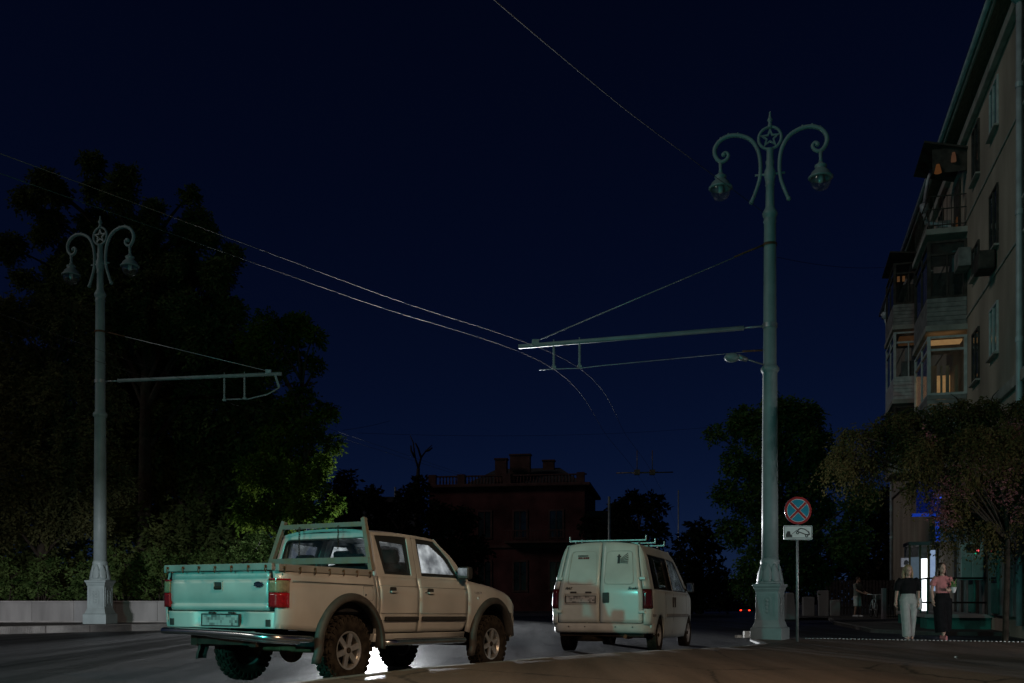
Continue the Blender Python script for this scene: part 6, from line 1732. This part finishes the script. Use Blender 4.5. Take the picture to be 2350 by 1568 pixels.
# man with a bicycle, further off
MY = 44.0
q = at(1967, 1417, MY); MX = q.x; zg = .10
MN = thing('person', 'man in a dark T-shirt and pale shorts holding a bicycle across the side street', 'person', (q.x, MY, zg), (0, 0, R(38)), 'people on foot')
hc = (0, -.05, 1.655)
armR = [(-.195, 0, 1.45), (-.24, -.06, 1.29), (-.25, -.17, 1.17), (-.20, -.36, 1.08), (-.17, -.46, 1.04)]
armL = [(.195, 0, 1.45), (.245, -.05, 1.28), (.25, -.17, 1.14), (.19, -.36, 1.06), (.16, -.46, 1.03)]
body = head_parts(hc, 1.05) + [('t', [(0, 0, 1.46), (0, -.02, 1.54), hc], [.06, .058, .06]),
        ('t', [(0, 0, .92), (0, .005, 1.10), (0, 0, 1.30), (0, .005, 1.44), (0, .0, 1.50)], [(.11, .165), (.10, .15), (.125, .175), (.095, .195), (.06, .08)]),
        ('t', armR, [.058, .05, .044, .036, .028]), ('t', armL, [.058, .05, .044, .036, .028]),
        ('t', [(-.10, 0, .94), (-.11, -.02, .50), (-.11, .05, .09)], [.095, .064, .042]), ('t', [(.10, 0, .94), (.11, -.05, .50), (.11, -.04, .09)], [.095, .064, .042])]
body += hand_parts(armR[-1], (.1, -1, -.2), (0, 0, -1), (1, 0, 0), .9) + hand_parts(armL[-1], (-.1, -1, -.2), (0, 0, -1), (-1, 0, 0), .9)
blob('body', body, .011, SKIN2, MN, 3); face(MN, hc, 1.05)
blob('hair', [('s', (hc[0], hc[1] + .018, hc[2] + .035), .103, (.90, 1.05, 1.0))], .012, HAIR_D, MN, 3)
blob('t_shirt', [('t', [(0, 0, .90), (0, .002, 1.08), (0, 0, 1.30), (0, .005, 1.44), (0, 0, 1.50)], [(.135, .19), (.13, .18), (.142, .195), (.11, .21), (.07, .09)]), ('t', [(-.16, 0, 1.45), (-.24, -.05, 1.31), (-.252, -.11, 1.22)], [.078, .074, .068]), ('t', [(.16, 0, 1.45), (.245, -.04, 1.30), (.252, -.11, 1.20)], [.078, .074, .068])], .013, C_TEE, MN, 4)
blob('shorts', [('t', [(0, 0, .84), (0, 0, .98)], [(.135, .19), (.125, .18)]), ('t', [(-.10, 0, .92), (-.11, -.02, .48)], [(.115, .115), (.105, .10)]), ('t', [(.10, 0, .92), (.11, -.04, .48)], [(.115, .115), (.105, .10)])], .013, C_SHORTS, MN, 4)
for x, y in ((-.11, .05), (.11, -.04)):
    blob('shoe', [('t', [(x, y + .08, .05), (x, y, .055), (x, y - .12, .045), (x, y - .19, .035)], [(.05, .042), (.055, .045), (.045, .05), (.03, .04)])], .011, C_WHITE, MN, 3)

# bicycle, seen nearly head-on
q = at(2006, 1417, MY - .4)
BK = thing('bicycle', 'pale bicycle standing head-on beside the man across the side street', 'bicycle', (q.x, MY - .35, zg), (0, 0, R(-98)))
for x in (-.52, .52):
    m = MB(); m.tube([(x + .33 * math.cos(a), 0, .34 + .33 * math.sin(a)) for a in np.linspace(0, 2 * math.pi, 33)[:-1]], .020, 8, closed=True); wh = m.build('wheel', MT['rubber'], BK)
    m = MB(); m.tube([(x + .305 * math.cos(a), 0, .34 + .305 * math.sin(a)) for a in np.linspace(0, 2 * math.pi, 33)[:-1]], .012, 6, closed=True); m.build('rim', MT['steel'], wh)
    m = MB()
    for k in range(16):
        a = k * math.pi / 8; m.tube([(x, .02 * (-1) ** k, .34), (x + .30 * math.cos(a), 0, .34 + .30 * math.sin(a))], .0025, 4)
    m.lathe([(.02, -.05), (.02, .05)], 8, (x, 0, .34), 'y'); m.build('spokes', MT['steel'], wh)
M_BKF = mat('pale_bike_frame', (.70, .72, .75), .35, 0, .5)
m = MB()
bb, st_, ht, hb, ra, fa = (-.10, 0, .30), (-.22, 0, .78), (.36, 0, .80), (.40, 0, .66), (-.52, 0, .34), (.52, 0, .34)
for a, b in ((bb, st_), (st_, ht), (bb, hb), (ht, hb)): m.tube([a, b], .019, 8)
for s in (-1, 1): m.tube([(ra[0], s * .06, ra[2]), (st_[0], s * .02, st_[2])], .010, 6); m.tube([(ra[0], s * .06, ra[2]), (bb[0], s * .03, bb[2])], .010, 6); m.tube([(fa[0], s * .06, fa[2]), (.43, s * .05, .62), (.40, 0, .66)], .014, 6)
m.build('frame', M_BKF, BK)
m = MB(); m.tube([(.36, 0, .80), (.34, 0, .98)], .016, 8); m.tube([(.28, -.33, 1.0), (.34, -.15, 1.0), (.36, 0, .98), (.34, .15, 1.0), (.28, .33, 1.0)], .014, 8); m.build('handlebar', M_BKF, BK)
m = MB(); m.tube([st_, (-.25, 0, .95)], .014, 8); m.sphere((-.27, 0, .97), .10, 12, 8, (1.3, .8, .35)); m.build('saddle', MT['black_plastic'], BK)
m = MB(); m.lathe([(.09, -.04), (.09, -.03)], 16, bb, 'y'); m.tube([(bb[0], -.05, bb[2]), (bb[0] + .10, -.05, bb[2] - .13)], .012, 6); m.tube([(bb[0], .05, bb[2]), (bb[0] - .10, .05, bb[2] + .13)], .012, 6); m.build('crank', MT['dark_metal'], BK)
m = MB()
for k in range(5): m.box((.56, 0, .80 + .05 * k), (.02, .26 - .01 * k, .012)); 
m.tube([(.45, -.13, .78), (.45, -.14, 1.0), (.68, -.14, 1.0), (.66, -.13, .78)], .008, 6); m.tube([(.45, .13, .78), (.45, .14, 1.0), (.68, .14, 1.0), (.66, .13, .78)], .008, 6); m.tube([(.68, -.14, 1.0), (.68, .14, 1.0)], .008, 6); m.build('front_basket', MT['steel'], BK)
# fence behind them
q = at(1905, 1371, 50); t = thing('picket_fence', 'dark vertical picket fence behind the man with the bicycle', 'fence', (q.x, 50.5, .0))
M_PICK = mat('brown_picket', (.055, .045, .045), .85, 0, .2, (6, .3))
for k in range(26):
    m = MB(); m.box((k * .17, 0, .95), (.12, .03, 1.75 + .03 * (k % 3))); m.build('picket', M_PICK, t)
for z in (.45, 1.5):
    m = MB(); m.box((2.15, .03, z), (4.5, .04, .08)); m.build('rail', M_PICK, t)
q = at(2027, 1371, 40); t = thing('gate_posts', 'pale gate post and mesh panel between the bicycle and the woman in black', 'gate', (q.x, 40, .1))
m = MB(); m.box((.02, 0, .62), (.16, .16, 1.24)); m.build('post', mat('pale_gate_post', (.30, .26, .27), .8), t, bevel=.01)
for k in range(9):
    m = MB(); m.box((.20 + .10 * k, 0, .60), (.02, .02, 1.1)); m.build('bar', MT['dark_metal'], t)
for z in (.1, 1.12):
    m = MB(); m.box((.6, 0, z), (1.05, .03, .03)); m.build('rail', MT['dark_metal'], t)
# low pale wall pieces beyond the side street
q = at(1850, 1371, 47); t = thing('broken_wall', 'low pale broken wall beyond the side street behind the sign post', 'wall', (q.x, 47.5, .05))
for x, h, wd in ((.25, .95, .55), (.95, 1.25, .5), (1.5, .8, .5)):
    m = MB(); m.box((x, 0, h / 2), (wd, .25, h)); m.build('wall_block', MT['concrete'], t, bevel=.03)

# ------------------------------------------------------------------ cars and lamps that light the scene
def spot(name, parent, loc, target, power, colour, size, blend, rad):
    d = bpy.data.lights.new(name, 'SPOT'); d.energy = power; d.color = colour; d.spot_size = R(size); d.spot_blend = blend; d.shadow_soft_size = rad
    o = bpy.data.objects.new(name, d); COL.objects.link(o)
    o.location = loc; o.rotation_euler = (Vector(loc) - Vector(target)).to_track_quat('Z', 'Y').to_euler()
    return o


def small_car(label, loc, heading, col, head=None, tail=None, pitch=0):
    t = thing('car', label, 'car', loc, vehicle_rot(heading, pitch), 'cars on the road')
    pm_ = mat('car_paint_%d' % (abs(hash(label)) % 9999), col, .35, .1, .5, (3, .08), coat=.4)
    def yy(x, z): return interp(z, [.2, .35, .6, .9, 1.0], [.76, .81, .84, .82, .80]) * (1 - .10 * max(0, abs(x - 1.25) - 1.6) ** 2)
    top = lambda x: interp(x, [-.85, -.7, 0, 2.2, 2.9, 3.25], [.80, .93, .95, .93, .82, .62])
    for s in (-1, 1):
        xs = xs_dense(-.80, 3.25, [0, 2.5], .34, 26)
        side_panel(xs, lambda x: arch_bottom(x, .26, [0, 2.5], .31, .34), top, yy, s, 8).build('body_side', pm_, t)
        m = MB(); m.ring([(-.55, .93), (2.15, .93), (1.45, 1.42), (.0, 1.42)], [(-.30, .97), (1.98, .97), (1.36, 1.37), (.02, 1.37)], lambda x, z: (x, s * (.80 - (z - .93) * .36), z), (0, -s * .03, 0)); m.build('window_frame', pm_, t)
        m = MB(); m.prism([(-.30, .97), (1.98, .97), (1.36, 1.37), (.02, 1.37)], lambda x, z: (x, s * (.785 - (z - .93) * .36), z), (0, -s * .004, 0)); m.build('side_window', MT['glass_tint'], t)
        m = MB(); m.box((1.85, s * .90, .98), (.10, .16, .12)); m.build('door_mirror', MT['black_plastic'], t, bevel=.03)
        for x in (0, 2.5): wheel(t, (x, s * .72, .305), .305, .19, .19, MT['steelw'], 5, s, False)
        m = MB(); m.box((3.14, s * .58, .66), (.16, .30, .15), (0, 0, -s * .3)); hl = m.build('headlamp', emis('headlamp_on_%d' % (abs(hash(label)) % 999), head[0], 30.0) if head else MT['clear_lens'], t, bevel=.04)
        m = MB(); m.box((-.80, s * .62, .78), (.10, .26, .16)); m.build('tail_lamp', emis('tail_lamp_on', (1.0, .03, .01), 5.0) if tail else MT['red_lens'], t, bevel=.03)
    m = MB(); m.grid([[(x, v * yy(x, .9) * .99, top(x) + .05 * (1 - abs(v) ** 3)) for v in np.linspace(-1, 1, 9)] for x in np.linspace(2.1, 3.25, 8)], (0, 0, -.02)); m.build('bonnet', pm_, t)
    m = MB(); m.grid([[(x, v * .63, 1.42 + .05 * (1 - abs(v) ** 2.5)) for v in np.linspace(-1, 1, 9)] for x in np.linspace(0, 1.45, 6)], (0, 0, -.02)); m.build('roof', pm_, t)
    m = MB(); m.prism([(-.78, 0), (.78, 0), (.62, 1), (-.62, 1)], lambda y, u: (lerp(2.12, 1.47, u), y, lerp(.95, 1.42, u)), (-.004, 0, -.004)); m.build('windscreen', MT['glass_tint'], t)
    m = MB(); m.prism([(-.78, 0), (.78, 0), (.62, 1), (-.62, 1)], lambda y, u: (lerp(-.58, -.02, u), y, lerp(.93, 1.42, u)), (.004, 0, -.004)); m.build('rear_window', MT['glass_tint'], t)
    m = MB(); m.grid([[(-.83 + .06 * abs(v) ** 3 + dx, v * .80, z) for z, dx in ((.25, .05), (.35, 0), (.55, 0), (.62, .03), (.80, .05), (.93, .22))] for v in np.linspace(-1, 1, 9)], (.03, 0, 0)); m.build('rear_end', pm_, t)
    m = MB(); m.grid([[(3.28 - .22 * abs(v) ** 2.5 - dx, v * .79, z) for z, dx in ((.22, .06), (.32, 0), (.50, 0), (.60, .06), (.72, .10))] for v in np.linspace(-1, 1, 9)], (-.03, 0, 0)); m.build('front_end', pm_, t)
    m = MB(); m.box((1.2, 0, .35), (3.9, 1.4, .15)); m.build('underbody', MT['dark_metal'], t)
    m = MB(); m.box((-.87, 0, .55), (.02, .5, .11)); m.build('number_plate', emis('lit_plate', (1, .5, .15), .8) if tail else MT['bumper_white'], t)
    M_ = t.matrix_basis.copy() if False else Matrix.Translation(Vector(loc)) @ Euler(vehicle_rot(heading, pitch)).to_matrix().to_4x4()
    if head:
        col_, power, size, blend, drop, yawo = head
        for s in (-1, 1):
            p = M_ @ Vector((3.34, s * .58, .66)); tg_ = M_ @ Vector((3.34 + 20, s * .58 - yawo, .66 - drop))
            spot('headlamp_beam', t, p, tg_, power, col_, size, blend, .05)
    if tail: pass
    return t


# oncoming car hidden behind the pickup: its headlamps rake the road towards the camera
small_car('oncoming car with bright headlamps beyond the pickup truck', (-8.85, 63.3, 0), 171.0, (.12, .12, .13), head=((.92, .96, 1.0), 62000, 32, .85, .2, 0))
# far car driving off, tail lamps lit
q = at(1710, 1371, 150); small_car('far car driving away with red tail lamps lit', (q.x, 150, -1.75), 14, (.05, .05, .06), tail=True)
# car waiting left of the camera: its dipped beams light the low wall and the foot of the left lamp
small_car('waiting car left of the view with dipped headlamps', (-11.4, -4.5, 0), 357, (.2, .2, .22), head=((.93, .93, 1.0), 9500, 27, .7, 2.0, 0))

# car waiting in the side street on the right: lights the women and the lamp post
small_car('waiting car right of the view in the side street', (16.2, 11.6, -.1), -36, (.25, .25, .27), head=((.98, .92, .92), 520, 74, 1.0, -.6, 0))

# green traffic signal left of the camera
SG = Vector((-7.2, .9, .02))
t = thing('traffic_signal', 'traffic signal showing green, left of the view', 'traffic signal', SG, (0, 0, R(-36)))
m = MB(); m.tube([(0, 0, -.1), (0, 0, 4.0)], .06, 12); m.build('post', MT['steel'], t)
m = MB(); m.box((0, .14, 3.25), (.32, .22, .98)); m.build('housing', MT['black_plastic'], t, bevel=.03)
for k, c in enumerate(((.02, .35, .25), (.12, .08, .01), (.12, .01, .01))):
    z = 2.95 + .30 * k
    m = MB(); m.lathe([(.105, .245), (.10, .262), (.05, .275), (0, .278)], 20, (0, 0, z), 'y'); m.build('lens', emis('green_signal_lens', (.08, 1.0, .85), 8.0) if k == 0 else mat('signal_lens_%d' % k, c, .2), t)
    m = MB(); m.tube([(.115 * math.cos(a), .30, z + .115 * math.sin(a)) for a in np.linspace(-.3, math.pi + .3, 12)], .012, 6); m.build('visor', MT['black_plastic'], t)
fw_ = Vector((math.sin(R(36)), math.cos(R(36)), 0))
spot('green_signal_light', t, SG + fw_ * .36 + Vector((0, 0, 2.95)), SG + fw_ * 20 + Vector((0, 0, 2.4)), 1950, (.14, 1.0, .88), 120, .6, .10)

# warm lamp on a short bracket mast right behind the camera
LP = Vector((5.6, 1.2, -.15))
t = thing('mast_lamp', 'warm lit mast lamp at the pavement behind the camera', 'street lamp', LP)
m = MB(); m.tube([(0, 0, 0), (0, 0, 7.2)], [.09, .06], 12); m.build('mast', MT['steel'], t)
m = MB(); m.tube([(0, 0, 7.1), (-.3, .4, 7.35), (-.55, .8, 7.4)], .035, 8); m.build('arm', MT['steel'], t)
m = MB(); m.box((-.62, .95, 7.38), (.30, .55, .12), (0, 0, R(33))); m.build('lamp_head', MT['steel'], t, bevel=.03)
m = MB(); m.box((-.62, .95, 7.315), (.22, .42, .02), (0, 0, R(33))); m.build('lens', emis('warm_lamp_lens', (1.0, .70, .42), 20.0), t)
spot('mast_lamp_light', t, LP + Vector((-.62, .95, 7.26)), (-2.0, 10.5, .3), 3400, (1.0, .68, .42), 92, .9, .12)
